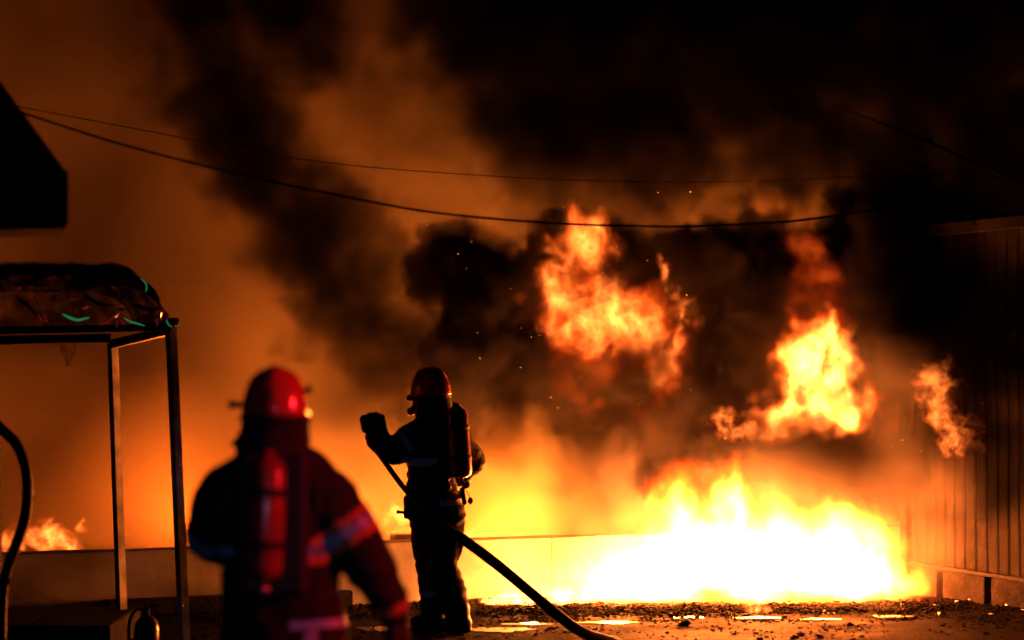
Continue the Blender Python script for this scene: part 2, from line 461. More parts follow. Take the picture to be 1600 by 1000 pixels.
def head(person, c, face, s=1.0):
    face = Vector(face); face.z = 0; face.normalize(); side = Vector((0, 0, 1)).cross(face); up = Vector((0, 0, 1)); c = Vector(c)
    pr = [('ell', c, (0.085 * s, 0.09 * s, 0.115 * s)), ('ell', c + face * 0.03 - up * 0.06, (0.06 * s, 0.06 * s, 0.06 * s)),
          ('limb', [(c + face * 0.085 + up * 0.02, 0.010), (c + face * 0.108 - up * 0.022, 0.016)]),
          ('limb', [(c + face * 0.085 - up * 0.055 - side * 0.02, 0.010), (c + face * 0.09 - up * 0.055, 0.012), (c + face * 0.085 - up * 0.055 + side * 0.02, 0.010)]),
          ('ell', c + side * 0.088, (0.02, 0.02, 0.032)), ('ell', c - side * 0.088, (0.02, 0.02, 0.032)), ('limb', [(c - up * 0.06, 0.055), (c - up * 0.2 - face * 0.02, 0.06)])]
    h = remesh_prims('head', pr, 0.008, M_skin, person, smooth=1)
    for sg in (-1, 1):
        e = remesh_prims('eye', [('ell', c + face * 0.080 + side * sg * 0.032 + up * 0.015, (0.013, 0.013, 0.012))], 0.004, M_visor, person, smooth=1)
    return h
def hand(person, wrist, fwd, palm_n, curl, name='glove', s=1.0, side=1):
    """gloved hand: palm, four unequal fingers with two bends, thumb from the side of the palm"""
    f = Vector(fwd).normalized(); n_ = Vector(palm_n); n_ = (n_ - f * n_.dot(f)).normalized(); b = f.cross(n_) * side; w0 = Vector(wrist)
    pr = [('limb', [(w0 - f * 0.05 * s, 0.046 * s), (w0, 0.040 * s)]), ('limb', [(w0 + f * 0.015 * s, 0.034 * s), (w0 + f * 0.055 * s, 0.036 * s)])]
    for k, ln in enumerate((0.070, 0.080, 0.075, 0.058)):
        base = w0 + f * 0.085 * s + b * (k - 1.5) * -0.024 * s
        pr.append(('limb', [(w0 + f * 0.03 * s + b * (k - 1.5) * -0.018 * s, 0.020 * s), (base, 0.0155 * s)]))
        d = f; p_ = base; ch = [(p_, 0.0150 * s)]; ang = 0
        for seg, fr in enumerate((0.45, 0.32, 0.23)):
            ang += curl * (1.0, 1.1, 0.8)[seg]
            d = f * math.cos(ang) + n_ * math.sin(ang); p_ = p_ + d * ln * fr * s * 1.15; ch.append((p_, (0.0145 - 0.0012 * seg) * s))
        pr.append(('limb', ch))
    t0 = w0 + f * 0.02 * s + b * 0.034 * s
    td = (f * 0.6 + b * 0.65 + n_ * 0.35).normalized(); t1 = t0 + td * 0.04 * s; t2 = t1 + (f * 0.7 + n_ * (0.35 + 0.5 * min(curl, 1)) - b * 0.25 * min(curl, 1)).normalized() * 0.036 * s
    pr.append(('limb', [(t0, 0.018 * s), (t1, 0.016 * s), (t2, 0.0135 * s)]))
    return remesh_prims(name, pr, 0.0065, M_glove, person, smooth=1)

# ---------------- the firefighter standing with raised fist (back three-quarter view)
YB = 14.0
def B(px, py, d=0.0): return P(px, py, YB + d)
u = YB / FPX          # metres per photograph pixel at that distance
pr = [('limb', [(B(676, 795), 41 * u), (B(674, 745), 37 * u), (B(674, 700), 35 * u), (B(678, 672), 30 * u)], 0.85),
      ('limb', [(B(652, 683), 22 * u), (B(676, 670), 27 * u), (B(704, 684), 24 * u)]),
      ('limb', [(B(676, 665), 25 * u), (B(674, 645), 22 * u)]),
      ('ell', B(680, 785), (46 * u, 0.19, 27 * u)),
      # raised arm
      ('limb', [(B(648, 684), 24 * u), (B(632, 695, -0.04), 23 * u), (B(617, 703, -0.06), 21 * u)]),
      ('limb', [(B(615, 704, -0.06), 18.5 * u), (B(601, 697, -0.05), 19.5 * u), (B(590, 684, -0.03), 17.5 * u)]),
      # other arm bent round the hose
      ('limb', [(B(712, 688), 22 * u), (B(729, 706, 0.09), 20 * u), (B(739, 720, 0.13), 18.5 * u)]),
      ('limb', [(B(739, 721, 0.13), 18 * u), (B(720, 742, 0.24), 15 * u), (B(700, 752, 0.30), 13 * u)]),
      # legs in loose trousers
      ('limb', [(B(667, 806), 26.5 * u), (B(671, 850, 0.02), 25 * u), (B(674, 890, 0.03), 21 * u), (B(677, 930, 0.02), 18.5 * u), (B(675, 966, 0), 17 * u)]),
      ('limb', [(B(700, 806, -0.08), 27 * u), (B(696, 850, -0.10), 23.5 * u), (B(693, 885, -0.12), 20.5 * u), (B(707, 925, -0.10), 21.5 * u), (B(714, 962, -0.08), 18 * u)])]
bp = Vector((B(690, 985).x, YB, 0.012))
person2 = remesh_prims('person', pr, 0.015, M_suit, smooth=2, disp=0.014, dscale=9, loc=bp, seed=2)
tag(person2, 'firefighter standing before the fire with one fist raised, air cylinder on back, holding hose', 'person', 'firefighters')
face2 = Vector((-1.0, 0.35, 0))
head(person2, B(671, 628), face2)
helmet(person2, B(673, 618), 30 * u, 29 * u, 43 * u, face2, 0.06)
remesh_prims('face_mask', [('ell', B(655, 634, 0.04), (0.05, 0.06, 0.065)), ('limb', [(B(647, 640, 0.05), 0.028), (B(642, 643, 0.06), 0.03)])], 0.008, M_visor, person2, smooth=1)
V, Fs = tube_geo([B(652, 622, -0.05) - bp, B(645, 622, -0.04) - bp, B(637, 621, -0.03) - bp], [0.02, 0.022, 0.02], 12)
mesh_obj('helmet_lamp', V, Fs, M_strap, person2, smooth=True)
fist = [('limb', [(B(592, 688, -0.04), 16 * u), (B(587, 678, -0.04), 15.5 * u)]), ('ell', B(584, 668, -0.03), (15.5 * u, 0.052, 18 * u))]
for k in range(4):
    fx = 568 + 9.4 * k; fy = (654, 650, 649, 653)[k]
    fist.append(('limb', [(B(fx + 3, fy + 16, 0.0), 6.6 * u), (B(fx + 1, fy, -0.03), 6.4 * u), (B(fx, fy + 1, -0.075), 6.2 * u), (B(fx + 2, fy + 11, -0.095), 5.8 * u), (B(fx + 4, fy + 17, -0.07), 5.4 * u)]))
fist.append(('limb', [(B(599, 676, -0.06), 8 * u), (B(597, 665, -0.10), 7 * u), (B(586, 660, -0.118), 6.2 * u), (B(576, 661, -0.115), 5.6 * u)]))
remesh_prims('glove', fist, 0.0065, M_glove, person2, smooth=1)
hand(person2, B(697, 752, 0.30), Vector((-1, 0.2, -0.1)), Vector((0, 0, -1)), 1.1, s=1.1, side=-1)
for (bx, by, d), yaw in (((674, 975, 0.04), 0), ((718, 977, -0.10), 0)):
    h0 = B(bx, by, d); toe = Vector((-0.05, 0.02, 0))
    bz = 0.012
    remesh_prims('boot', [('limb', [(h0 + Vector((0, 0, 0.12)), 0.075), (h0 * 1, 0.07)]), ('box', (h0.x - 0.035, h0.y + 0.03, bz + 0.018), (0.24, 0.12, 0.034), 0.01),
        ('limb', [(Vector((h0.x + 0.03, h0.y, bz + 0.065)), 0.06), (Vector((h0.x - 0.05, h0.y + 0.03, bz + 0.06)), 0.055), (Vector((h0.x - 0.11, h0.y + 0.05, bz + 0.048)), 0.044)])], 0.011, M_boot, person2, smooth=1)
# air cylinder with its harness
def cylinder_tank(person, p0, p1, r, n=24):
    ax = (Vector(p1) - Vector(p0)); ln = ax.length
    prof = [(0.0, 0), (r * 0.55, 0.004), (r * 0.88, r * 0.28), (r, r * 0.62), (r, ln - r * 0.9), (r * 0.86, ln - r * 0.42), (r * 0.5, ln - r * 0.12), (r * 0.34, ln), (r * 0.34, ln + 0.02), (0.0, ln + 0.021)]
    rot = ax.to_track_quat('Z', 'Y').to_matrix()
    t = lathe('air_cylinder', prof, M_tank, person, n, Vector(p0) - person.location, rot)
    for f in (0.28, 0.70):
        pp = [(r * 1.012, -0.016), (r * 1.05, -0.014), (r * 1.05, 0.014), (r * 1.012, 0.016)]
        lathe('cylinder_strap', [(a, b + ln * f) for a, b in pp], M_strap, t, n, None, rot)
    lathe('valve', [(0.0, -0.05), (0.026, -0.048), (0.026, -0.02), (0.014, -0.018), (0.014, 0.0)], M_chrome, t, 16, None, rot)
    return t
cylinder_tank(person2, B(721, 747, -0.20), B(713, 634, -0.17), 17.5 * u)
remesh_prims('back_plate', [('box', B(700, 700, -0.15), (0.15, 0.05, 0.42), 0.02), ('limb', [(B(690, 668, -0.13), 0.025), (B(700, 760, -0.16), 0.03)])], 0.012, M_strap, person2, smooth=1)
# pouches, gauges and tools on the belt
remesh_prims('belt_pouch', [('box', B(640, 792, -0.05), (0.075, 0.09, 0.165), 0.02)], 0.01, M_suit, person2, smooth=1, disp=0.004, dscale=20)
V, Fs = tube_geo([B(633, 800, -0.06) - bp, B(626, 800, -0.06) - bp, B(620, 799, -0.06) - bp], [0.012, 0.011, 0.017], 10); mesh_obj('pouch_nozzle', V, Fs, M_strap, person2, smooth=True)
remesh_prims('tool_bag', [('limb', [(B(712, 822, -0.12), 0.045), (B(714, 850, -0.12), 0.05), (B(710, 872, -0.12), 0.033)], 0.7)], 0.011, M_suit, person2, smooth=1, disp=0.006, dscale=18)
remesh_prims('regulator', [('ell', B(729, 757, -0.18), (0.028, 0.028, 0.028)), ('limb', [(B(722, 765, -0.18), 0.02), (B(726, 785, -0.18), 0.018)])], 0.008, M_strap, person2, smooth=1)
remesh_prims('pressure_gauge', [('ell', B(735, 782, -0.18), (0.020, 0.018, 0.026))], 0.006, M_strap, person2, smooth=1)
V, Fs = tube_geo(spline([B(728, 765, -.18) - bp, B(732, 772, -.18) - bp, B(735, 780, -.18) - bp], 4), 0.004, 6); mesh_obj('gauge_hose', V, Fs, M_strap, person2, smooth=True)
band(person2, B(676, 760), B(674, 690), 34 * u, 47 * u, 0.24, M_tape)
band(person2, B(676, 800), B(674, 690), 12 * u, 21 * u, 0.30, M_tape, cond=lambda c: c.x > B(690, 0).x)
band(person2, B(648, 682), B(615, 704, -.06), 18 * u, 27 * u, 0.12, M_tape)
band(person2, B(738, 722, .13), B(712, 688), 10 * u, 18 * u, 0.10, M_tape)
band(person2, B(679, 930, .02), B(676, 890, .03), 0, 10 * u, 0.11, M_tape)
# the hose he carries
hz = spline([P(588, 700, 13.88), P(602, 722, 13.86), P(640, 772, 13.80), P(690, 818, 13.74), P(724, 842, 13.72), P(780, 884, 13.70), P(845, 938, 13.62), P(905, 984, 13.52), G(960, 1018) + Vector((0, 0, 0.06)), G(1060, 1060) + Vector((0, 0, 0.06)), G(1250, 1150) + Vector((0, 0, 0.06)), G(1500, 1300) + Vector((0, 0, 0.06))], 8)
rr = []
for i, p in enumerate(hz):
    f = i / len(hz); rr.append(0.019 if i < 16 else 0.019 + (0.037 - 0.019) * min(1, (i - 16) / 16))
hose = tube('fire_hose', hz, rr, M_rub, n=16, loc=hz[40].to_tuple())
tag(hose, 'thick black fire hose slanting from the standing firefighter down to the ground', 'hose')

# ---------------- the firefighter in front, seen from behind, out of focus
YA = 7.1
def A(px, py, d=0.0): return P(px, py, YA + d)
u = YA / FPX
pr = [('limb', [(A(446, 985), 96 * u), (A(440, 920), 90 * u), (A(436, 850), 92 * u), (A(433, 800), 96 * u)], 0.62),
      ('limb', [(A(358, 778), 50 * u), (A(395, 752), 50 * u), (A(433, 742), 52 * u), (A(475, 752), 50 * u), (A(515, 785), 46 * u)]),
      ('limb', [(A(433, 748), 62 * u), (A(434, 722), 52 * u)]), ('limb', [(A(395, 748), 40 * u), (A(434, 725), 46 * u), (A(475, 748), 40 * u)]),
      ('ell', A(446, 1000), (100 * u, 0.15, 50 * u)),
      ('limb', [(A(352, 785), 48 * u), (A(338, 815, 0.03), 42 * u), (A(330, 838, 0.06), 37 * u)]),
      ('limb', [(A(330, 838, 0.06), 36 * u), (A(350, 850, 0.2), 32 * u), (A(385, 850, 0.36), 26 * u)]),
      ('limb', [(A(515, 785), 46 * u), (A(548, 835, 0.0), 42 * u), (A(576, 880, 0.01), 38 * u)]),
      ('limb', [(A(576, 880, 0.01), 37 * u), (A(600, 920, 0.04), 31 * u), (A(613, 950, 0.06), 27 * u)]),
      ('limb', [(A(400, 1020), 52 * u), (A(398, 1110, 0.02), 47 * u), (A(396, 1190, 0.04), 40 * u), (A(394, 1270, 0.0), 36 * u), (A(393, 1335, -0.02), 36 * u)]),
      ('limb', [(A(492, 1020), 52 * u), (A(500, 1110, 0.06), 47 * u), (A(504, 1190, 0.09), 40 * u), (A(506, 1270, 0.05), 36 * u), (A(508, 1335, 0.02), 36 * u)])]
bp = Vector((A(446, 1000).x, YA, 0.012))
person1 = remesh_prims('person', pr, 0.016, M_suit, smooth=2, disp=0.012, dscale=8, loc=bp, seed=5)
tag(person1, 'blurred firefighter in the foreground seen from behind, lit red, air cylinder on back', 'person', 'firefighters')
face1 = Vector((0.25, 1.0, 0))
head(person1, A(430, 655), face1)
helmet(person1, A(430, 648), 53 * u, 51 * u, 74 * u, Vector((-0.12, 1, 0)), 0.0, back=0.09, knobs=[(A(380, 632), A(358, 632), 9 * u), (A(476, 612), A(486, 605), 8 * u)])
remesh_prims('hood', [('limb', [(A(436, 664, -0.005), 47 * u), (A(438, 700, 0.0), 47 * u)], 0.95)], 0.012, M_suit, person1, smooth=1, disp=0.005, dscale=14)
# stiff flap of the neck guard standing off to the left
V = []; Fs = []
for j in range(5):
    for k in range(7):
        f, g = j / 4, k / 6
        V.append(A(392 - 32 * f * (0.3 + 0.7 * (1 - abs(g - 0.5))), 650 + 44 * f + 4 * math.sin(g * 6), -0.08 + 0.16 * g) - bp)
for j in range(4):
    for k in range(6): Fs.append((j * 7 + k, j * 7 + k + 1, (j + 1) * 7 + k + 1, (j + 1) * 7 + k))
o = mesh_obj('neck_flap', V, Fs, M_suit, person1, smooth=True); so = o.modifiers.new('t', 'SOLIDIFY'); so.thickness = 0.012
hand(person1, A(617, 962, 0.07), Vector((0.12, 0.25, -1)), Vector((-1, 0.3, 0)), 0.55, s=1.25)
hand(person1, A(388, 850, 0.37), Vector((0.8, 0.6, 0)), Vector((0, 0, -1)), 0.9, s=1.2, side=-1)
for bx, dd in ((393, -0.02), (508, 0.02)):
    h0 = A(bx, 1345, dd); bz = 0.012
    remesh_prims('boot', [('limb', [(Vector((h0.x, h0.y, 0.30)), 0.078), (Vector((h0.x, h0.y, 0.09)), 0.068)]), ('box', (h0.x, h0.y + 0.07, bz + 0.018), (0.11, 0.30, 0.034), 0.01),
        ('limb', [(Vector((h0.x, h0.y - 0.03, bz + 0.065)), 0.06), (Vector((h0.x, h0.y + 0.08, bz + 0.06)), 0.056), (Vector((h0.x, h0.y + 0.17, bz + 0.048)), 0.045)])], 0.012, M_boot, person1, smooth=1)
cylinder_tank(person1, A(412, 905, -0.26), A(419, 712, -0.23), 29 * u)
remesh_prims('back_plate', [('box', A(425, 820, -0.17), (0.26, 0.06, 0.50), 0.025), ('limb', [(A(400, 735, -0.12), 0.03), (A(405, 800, -0.16), 0.03)]), ('limb', [(A(458, 735, -0.12), 0.03), (A(452, 800, -0.16), 0.03)])], 0.013, M_strap, person1, smooth=1)
band(person1, A(515, 785), A(576, 880, .01), 42 * u, 60 * u, 0.17, M_tape)
band(person1, A(515, 785), A(576, 880, .01), 30 * u, 41 * u, 0.17, M_trim, name='coloured_band')
band(person1, A(515, 785), A(576, 880, .01), 61 * u, 72 * u, 0.17, M_trim, name='coloured_band')
band(person1, A(440, 880), A(440, 800), 15 * u, 30 * u, 0.34, M_tape, cond=lambda c: A(300, 0).x < c.x < A(520, 0).x and c.y < YA + 0.1)
band(person1, A(440, 880), A(440, 800), 2 * u, 14 * u, 0.34, M_trim, name='coloured_band', cond=lambda c: A(452, 0).x < c.x < A(505, 0).x and c.y < YA - 0.06)
band(person1, A(330, 838, .06), A(352, 785), -4 * u, 8 * u, 0.16, M_tape, cond=lambda c: c.x < A(352, 0).x)
band(person1, A(440, 985), A(440, 900), 10 * u, 26 * u, 0.40, M_tape, cond=lambda c: A(462, 0).x < c.x < A(560, 0).x and c.y < YA)
band(person1, A(613, 950, .06), A(600, 920, .04), -2 * u, 14 * u, 0.12, M_trim, name='coloured_band')
band(person1, A(490, 1030), A(490, 960), -60 * u, 58 * u, 0.40, M_tape, cond=lambda c: abs(c.x - A(492, 0).x) < 9 * u and c.y < YA)
V, Fs = tube_geo(spline([A(432, 716, -.22) - bp, A(455, 712, -.16) - bp, A(486, 745, -.10) - bp, A(500, 800, -.14) - bp], 6), 0.009, 8); mesh_obj('air_hose', V, Fs, M_strap, person1, smooth=True)

# ================================================================== things at the left edge
# ---- dark eave
eave = empty('roof_eave', P(0, 358, 9.2), 0, label='black sloping roof eave jutting in at the upper left edge', cat='eave')
def prism(name, pts2, y0, y1, m, parent, bevel=0.01, sk=0.0):
    bm = bmesh.new(); vs = [bm.verts.new((x, y0, z)) for x, z in pts2]; f = bm.faces.new(vs)
    v2 = [bm.verts.new((x + sk * (y1 - y0), y1, z)) for x, z in pts2]; bm.faces.new(v2[::-1]); n_ = len(vs)
    for i in range(n_): bm.faces.new((vs[i], v2[i], v2[(i + 1) % n_], vs[(i + 1) % n_]))
    bmesh.ops.recalc_face_normals(bm, faces=bm.faces)
    if bevel: bmesh.ops.bevel(bm, geom=bm.edges[:], offset=bevel, segments=2, affect='EDGES')
    if parent is not None: bmesh.ops.translate(bm, vec=-parent.location, verts=bm.verts)
    return bm_obj(name, bm, m, parent)
q = lambda px, py: (P(px, py, 9.2).x, P(px, py, 9.2).z)
prism('soffit_box', [q(-420, 366), q(103, 357), q(104, 275), q(-420, 275)], 9.2, 9.75, M_eave, eave, sk=-0.27)
prism('roof_slope', [q(-420, 272), q(107, 272), q(3, 130), q(-420, -420)], 9.17, 9.8, M_eave, eave, sk=-0.27)
prism('gutter', [q(104.5, 356), q(109, 350), q(109, 266), q(107.5, 266), q(104.5, 280)], 9.15, 9.82, M_eave, eave, 0.003, sk=-0.27)

# ---- stall with a rounded clear-plastic roof
M_vinyl = bpy.data.materials.new('clear_plastic_sheet'); M_vinyl.use_nodes = True
_t = M_vinyl.node_tree; _t.nodes.remove(_t.nodes['Principled BSDF'])
_tr = _t.nodes.new('ShaderNodeBsdfTransparent'); _tr.inputs[0].default_value = (0.60, 0.55, 0.52, 1)
_gl = _t.nodes.new('ShaderNodeBsdfGlossy'); _gl.inputs['Roughness'].default_value = 0.12
_fr = _t.nodes.new('ShaderNodeFresnel'); _fr.inputs[0].default_value = 1.5
_tc = _t.nodes.new('ShaderNodeTexCoord'); _nz = _t.nodes.new('ShaderNodeTexNoise'); _nz.inputs['Scale'].default_value = 7; _nz.inputs['Detail'].default_value = 4
_t.links.new(_tc.outputs['Object'], _nz.inputs['Vector'])
_rp = _t.nodes.new('ShaderNodeValToRGB'); _rp.color_ramp.elements[0].position = 0.42; _rp.color_ramp.elements[1].position = 0.62
_rp.color_ramp.elements[0].color = (0.45, 0.40, 0.38, 1); _rp.color_ramp.elements[1].color = (0.95, 0.92, 0.90, 1)
_t.links.new(_nz.outputs['Fac'], _rp.inputs[0]); _t.links.new(_rp.outputs[0], _tr.inputs[0])
_bp = _t.nodes.new('ShaderNodeBump'); _bp.inputs['Strength'].default_value = 0.6; _bp.inputs['Distance'].default_value = 0.03
_t.links.new(_nz.outputs['Fac'], _bp.inputs['Height']); _t.links.new(_bp.outputs[0], _gl.inputs['Normal'])
_mx = _t.nodes.new('ShaderNodeMixShader'); _t.links.new(_fr.outputs[0], _mx.inputs[0]); _t.links.new(_tr.outputs[0], _mx.inputs[1]); _t.links.new(_gl.outputs[0], _mx.inputs[2])
_t.links.new(_mx.outputs[0], _t.nodes['Material Output'].inputs['Surface'])
M_tarp = M_vinyl.copy(); M_tarp.name = 'tinted_plastic_roof'
for _e, _c in zip([n for n in M_tarp.node_tree.nodes if n.type == 'VALTORGB'][0].color_ramp.elements, ((0.05, 0.04, 0.04, 1), (0.42, 0.36, 0.33, 1))): _e.color = _c
M_green_glint = emat('green_glint_glow', (0.04, 0.50, 0.18), 0.30)  # glowing strips stand in for coloured reflections in the plastic, no lamps there
M_red_glint = emat('red_glint_glow', (0.7, 0.02, 0.05), 0.16)
YF, YR = 12.9, 13.9
stall = empty('plastic_stall', P(230, 1000, 13.3), 0, label='street stall with rounded clear plastic roof on metal posts', cat='stall'); so_ = stall.location
def post(p0, p1, w_):
    V, Fs = tube_geo([Vector(p0) - so_, Vector(p1) - so_], w_ * 0.7071, 4); o = mesh_obj('post', V, Fs, M_alu, stall); return o
b2 = G(289, 1008); post((P(291, 1008, 12.95).x, 12.95, 0.0), P(267, 512, 12.95), 0.055)
post((P(192, 990, 13.75).x, 13.75, 0.19), P(176, 536, 13.75), 0.055)
def bar(name, p0, p1, w_, h_, m=M_alu):
    p0, p1 = Vector(p0), Vector(p1); ax = p1 - p0; R = ax.to_track_quat('X', 'Z').to_matrix()
    bm = bmesh.new(); add_box(bm, (p0 + p1) / 2 - so_, (ax.length, w_, h_), 0.004, R); return bm_obj(name, bm, m, stall)
SA = math.radians(25); P2 = Vector((P(266, 0, 12.93).x, 12.93, 0)); SL = Vector((-math.cos(SA), -math.sin(SA), 0)); SD = Vector((-math.sin(SA), math.cos(SA), 0))
def stall_Y(px):
    Y = 12.93
    for k in range(6): Y = 12.93 - math.tan(SA) * -((px - 800) / FPX * Y - P2.x)
    return Y
bar('side_rail', P(175, 538, 13.72), P(270, 515, 12.98), 0.04, 0.06)
zr = P(0, 511, 12.93).z
bar('front_rail', P2 + Vector((0, 0, zr)), P2 + SL * 2.0 + Vector((0, 0, zr - 0.06)), 0.05, 0.05, M_dark)
bar('rear_rail', P(172, 528, 13.75), P(172, 528, 13.75) + SL * 2.0 - Vector((0, 0, 0.05)), 0.05, 0.06, M_dark)
lathe('corner_cap', [(0, -0.02), (0.035, -0.02), (0.04, 0.0), (0.035, 0.03), (0, 0.03)], M_dark, stall, 14, P(271, 504, 12.9) - so_)
def vault(name, vlo, vhi, m, seed, amp):
    nu, nv = 60, 22; V = []; Fs = []
    xr = P(266 if m is M_tarp else 256, 0, 12.95).x; xl = P(-160, 0, 12.95).x; a_ = 0.36; z0 = P(0, 508, 12.95).z; H = 0.44
    for i in range(nu + 1):
        f = i / nu; x = xl + (xr - xl) * (1 - (1 - f) ** 1.6)
        e = max(0.0, (x - (xr - a_)) / a_); h = H * math.sqrt(max(0.0, 1 - e * e)) - 0.02 * f
        for j in range(nv + 1):
            t_ = vlo + (vhi - vlo) * j / nv
            cth, sth = math.cos(t_), math.sin(t_)
            y = (YF + YR) / 2 - 0.5 * (YR - YF) * math.copysign(abs(cth) ** 0.7, cth)
            z = z0 + h * abs(sth) ** 0.42
            wv = Vector((x * 4.5, z * 6, y * 3 + seed))
            k = 1 - 2 * abs(mnoise.noise(wv + 0.7 * mnoise.noise_vector(wv)))
            xx, yy = x + amp * 0.5 * k - P2.x, y - amp * k - YF
            V.append(P2 - SL * xx + SD * yy + Vector((0, 0, z + amp * 0.6 * k * sth + 0.03 * xx)) - so_)
    for i in range(nu):
        for j in range(nv):
            b = i * (nv + 1) + j; Fs.append((b, b + 1, b + nv + 2, b + nv + 1))
    return mesh_obj(name, V, Fs, m, stall, smooth=True)
vault('roof_cover', 0.30, math.pi - 0.30, M_tarp, 1.0, 0.02)
vault('plastic_side', 0.0, 0.305, M_vinyl, 2.0, 0.04)
vault('plastic_side', math.pi - 0.305, math.pi, M_vinyl, 3.0, 0.05)
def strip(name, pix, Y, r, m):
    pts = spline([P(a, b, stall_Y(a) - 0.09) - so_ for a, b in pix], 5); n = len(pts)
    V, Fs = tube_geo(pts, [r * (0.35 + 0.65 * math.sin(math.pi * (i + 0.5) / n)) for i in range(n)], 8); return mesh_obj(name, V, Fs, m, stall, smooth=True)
strip('green_glint', [(98, 491), (108, 496), (122, 500), (139, 496)], 12.80, 0.009, M_green_glint)['label'] = 'green reflection on the plastic, made as a glowing strip'
strip('green_glint', [(193, 497), (205, 503), (216, 506), (226, 509)], 12.80, 0.006, M_green_glint)
strip('green_glint', [(219, 435), (226, 441), (229, 448), (227, 456)], 12.84, 0.005, M_green_glint)
strip('green_glint', [(260, 500), (263, 507), (269, 511)], 12.80, 0.005, M_green_glint)
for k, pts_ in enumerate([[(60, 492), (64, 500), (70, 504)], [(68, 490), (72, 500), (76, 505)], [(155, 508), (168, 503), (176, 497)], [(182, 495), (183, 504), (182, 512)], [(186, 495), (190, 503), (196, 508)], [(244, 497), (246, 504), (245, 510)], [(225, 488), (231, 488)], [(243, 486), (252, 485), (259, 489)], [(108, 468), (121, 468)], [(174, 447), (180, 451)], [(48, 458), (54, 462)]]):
    strip('red_glint', pts_, 12.79, 0.004 if k < 6 else 0.003, M_red_glint)  # red reflections in the plastic painted as thin glowing threads
M_highlight = mat('pale_plastic_highlight', (0.65, 0.6, 0.55), 0.15, var=0.2)  # pale tubes painted as thin highlights on the plastic
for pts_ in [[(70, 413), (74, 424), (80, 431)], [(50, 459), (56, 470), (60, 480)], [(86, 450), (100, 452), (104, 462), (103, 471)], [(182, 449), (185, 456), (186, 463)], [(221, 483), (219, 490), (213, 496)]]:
    strip('fold_highlight', pts_, 12.79, 0.0035, M_highlight)
# torn plastic hanging from the rail
def rag(px, py, w_, h_, seed):
    V = []; Fs = []
    for j in range(9):
        for k in range(6):
            f, g = j / 8, k / 5; wd_ = w_ * (1 - 0.75 * f)
            V.append(P(px + wd_ * (g - 0.5) + 6 * mnoise.noise(Vector((f * 3, seed, g))), py + h_ * f, 13.6 + 0.06 * mnoise.noise(Vector((f * 4, g * 4, seed)))) - so_)
    for j in range(8):
        for k in range(5): Fs.append((j * 6 + k, j * 6 + k + 1, (j + 1) * 6 + k + 1, (j + 1) * 6 + k))
    mesh_obj('torn_plastic', V, Fs, M_vinyl, stall, smooth=True)
rag(107, 527, 34, 44, 1.0); rag(12, 527, 28, 12, 2.0)

# ---- low island under the stall, extinguisher, hose post
isl = empty('kerb_island', (P(60, 0, 13.4).x, 13.4, 0), 0, label='low dark concrete island under the stall posts', cat='kerb')
for i in range(4):
    x1 = P(200, 0, 13.4).x - i * 0.55
    bm = bmesh.new(); add_box(bm, (x1 - 0.275 - isl.location.x, 0, 0.085), (0.545, 1.05, 0.21), 0.02); bm_obj('kerb_stone', bm, M_kerb, isl)
ext = empty('fire_extinguisher', (P(231, 0, 12.55).x, 12.55, 0.01), 0, label='small fire extinguisher standing on the ground between the stall posts', cat='extinguisher')
M_ext = mat('extinguisher_paint', (0.06, 0.008, 0.006), 0.3, var=0.2, coat=0.3)
lathe('tank', [(0, 0), (0.070, 0.002), (0.078, 0.02), (0.078, 0.20), (0.070, 0.245), (0.045, 0.275), (0.022, 0.285), (0.022, 0.30), (0, 0.30)], M_ext, ext, 24)
V, Fs = tube_geo([(0, 0, 0.30), (0, 0, 0.335)], 0.018, 12); mesh_obj('valve', V, Fs, M_chrome, ext, smooth=True)
box('handle', (0.035, 0, 0.345), (0.11, 0.022, 0.012), M_dark, ext, 0.003, Matrix.Rotation(-0.25, 3, 'Y'))
box('lever', (0.03, 0, 0.322), (0.10, 0.02, 0.010), M_dark, ext, 0.003, Matrix.Rotation(0.15, 3, 'Y'))
V, Fs = tube_geo(spline([(-0.01, 0, 0.32), (-0.06, 0, 0.325), (-0.10, 0, 0.27), (-0.112, 0, 0.18), (-0.10, 0, 0.08)], 6), 0.012, 10); mesh_obj('discharge_hose', V, Fs, M_rub, ext, smooth=True)
hp = empty('hose_post', (P(-8, 0, 10.8).x, 10.8, 0.01), 0, label='black post with a looped hose at the left edge', cat='post'); ho = hp.location
box('column', (-0.05, 0, 0.70), (0.16, 0.14, 1.40), M_dark, hp, 0.01)
box('column_base', (-0.05, 0, 0.03), (0.30, 0.28, 0.06), M_dark, hp, 0.01)
box('mast', (-0.055, 0, 1.75), (0.05, 0.05, 0.70), M_dark, hp, 0.006)
V, Fs = tube_geo([v - ho for v in spline([P(-25, 640, 10.72), P(0, 668, 10.72), P(28, 696, 10.72), P(43, 742, 10.72), P(42, 800, 10.72), P(27, 850, 10.72), P(13, 890, 10.74), P(6, 930, 10.76), P(4, 1000, 10.76)], 8)], 0.030, 12); lh = mesh_obj('looped_hose', V, Fs, M_rub, hp, smooth=True)
random.seed(5)
for (a_, b_) in ((20, 690), (30, 702), (48, 775), (40, 812), (30, 842), (12, 905)):
    c_ = P(a_, b_, 10.69) - ho; V = [c_ + Vector((rnd(-.03, .03), rnd(-.004, .004), rnd(-.03, .03))) for k in range(4)]
    mesh_obj('tape_shred', V + [v + Vector((0, 0.003, 0)) for v in V], [(0, 1, 2), (0, 2, 3), (4, 6, 5), (4, 7, 6), (0, 4, 5, 1), (1, 5, 6, 2), (2, 6, 7, 3), (3, 7, 4, 0)], M_rub, lh)

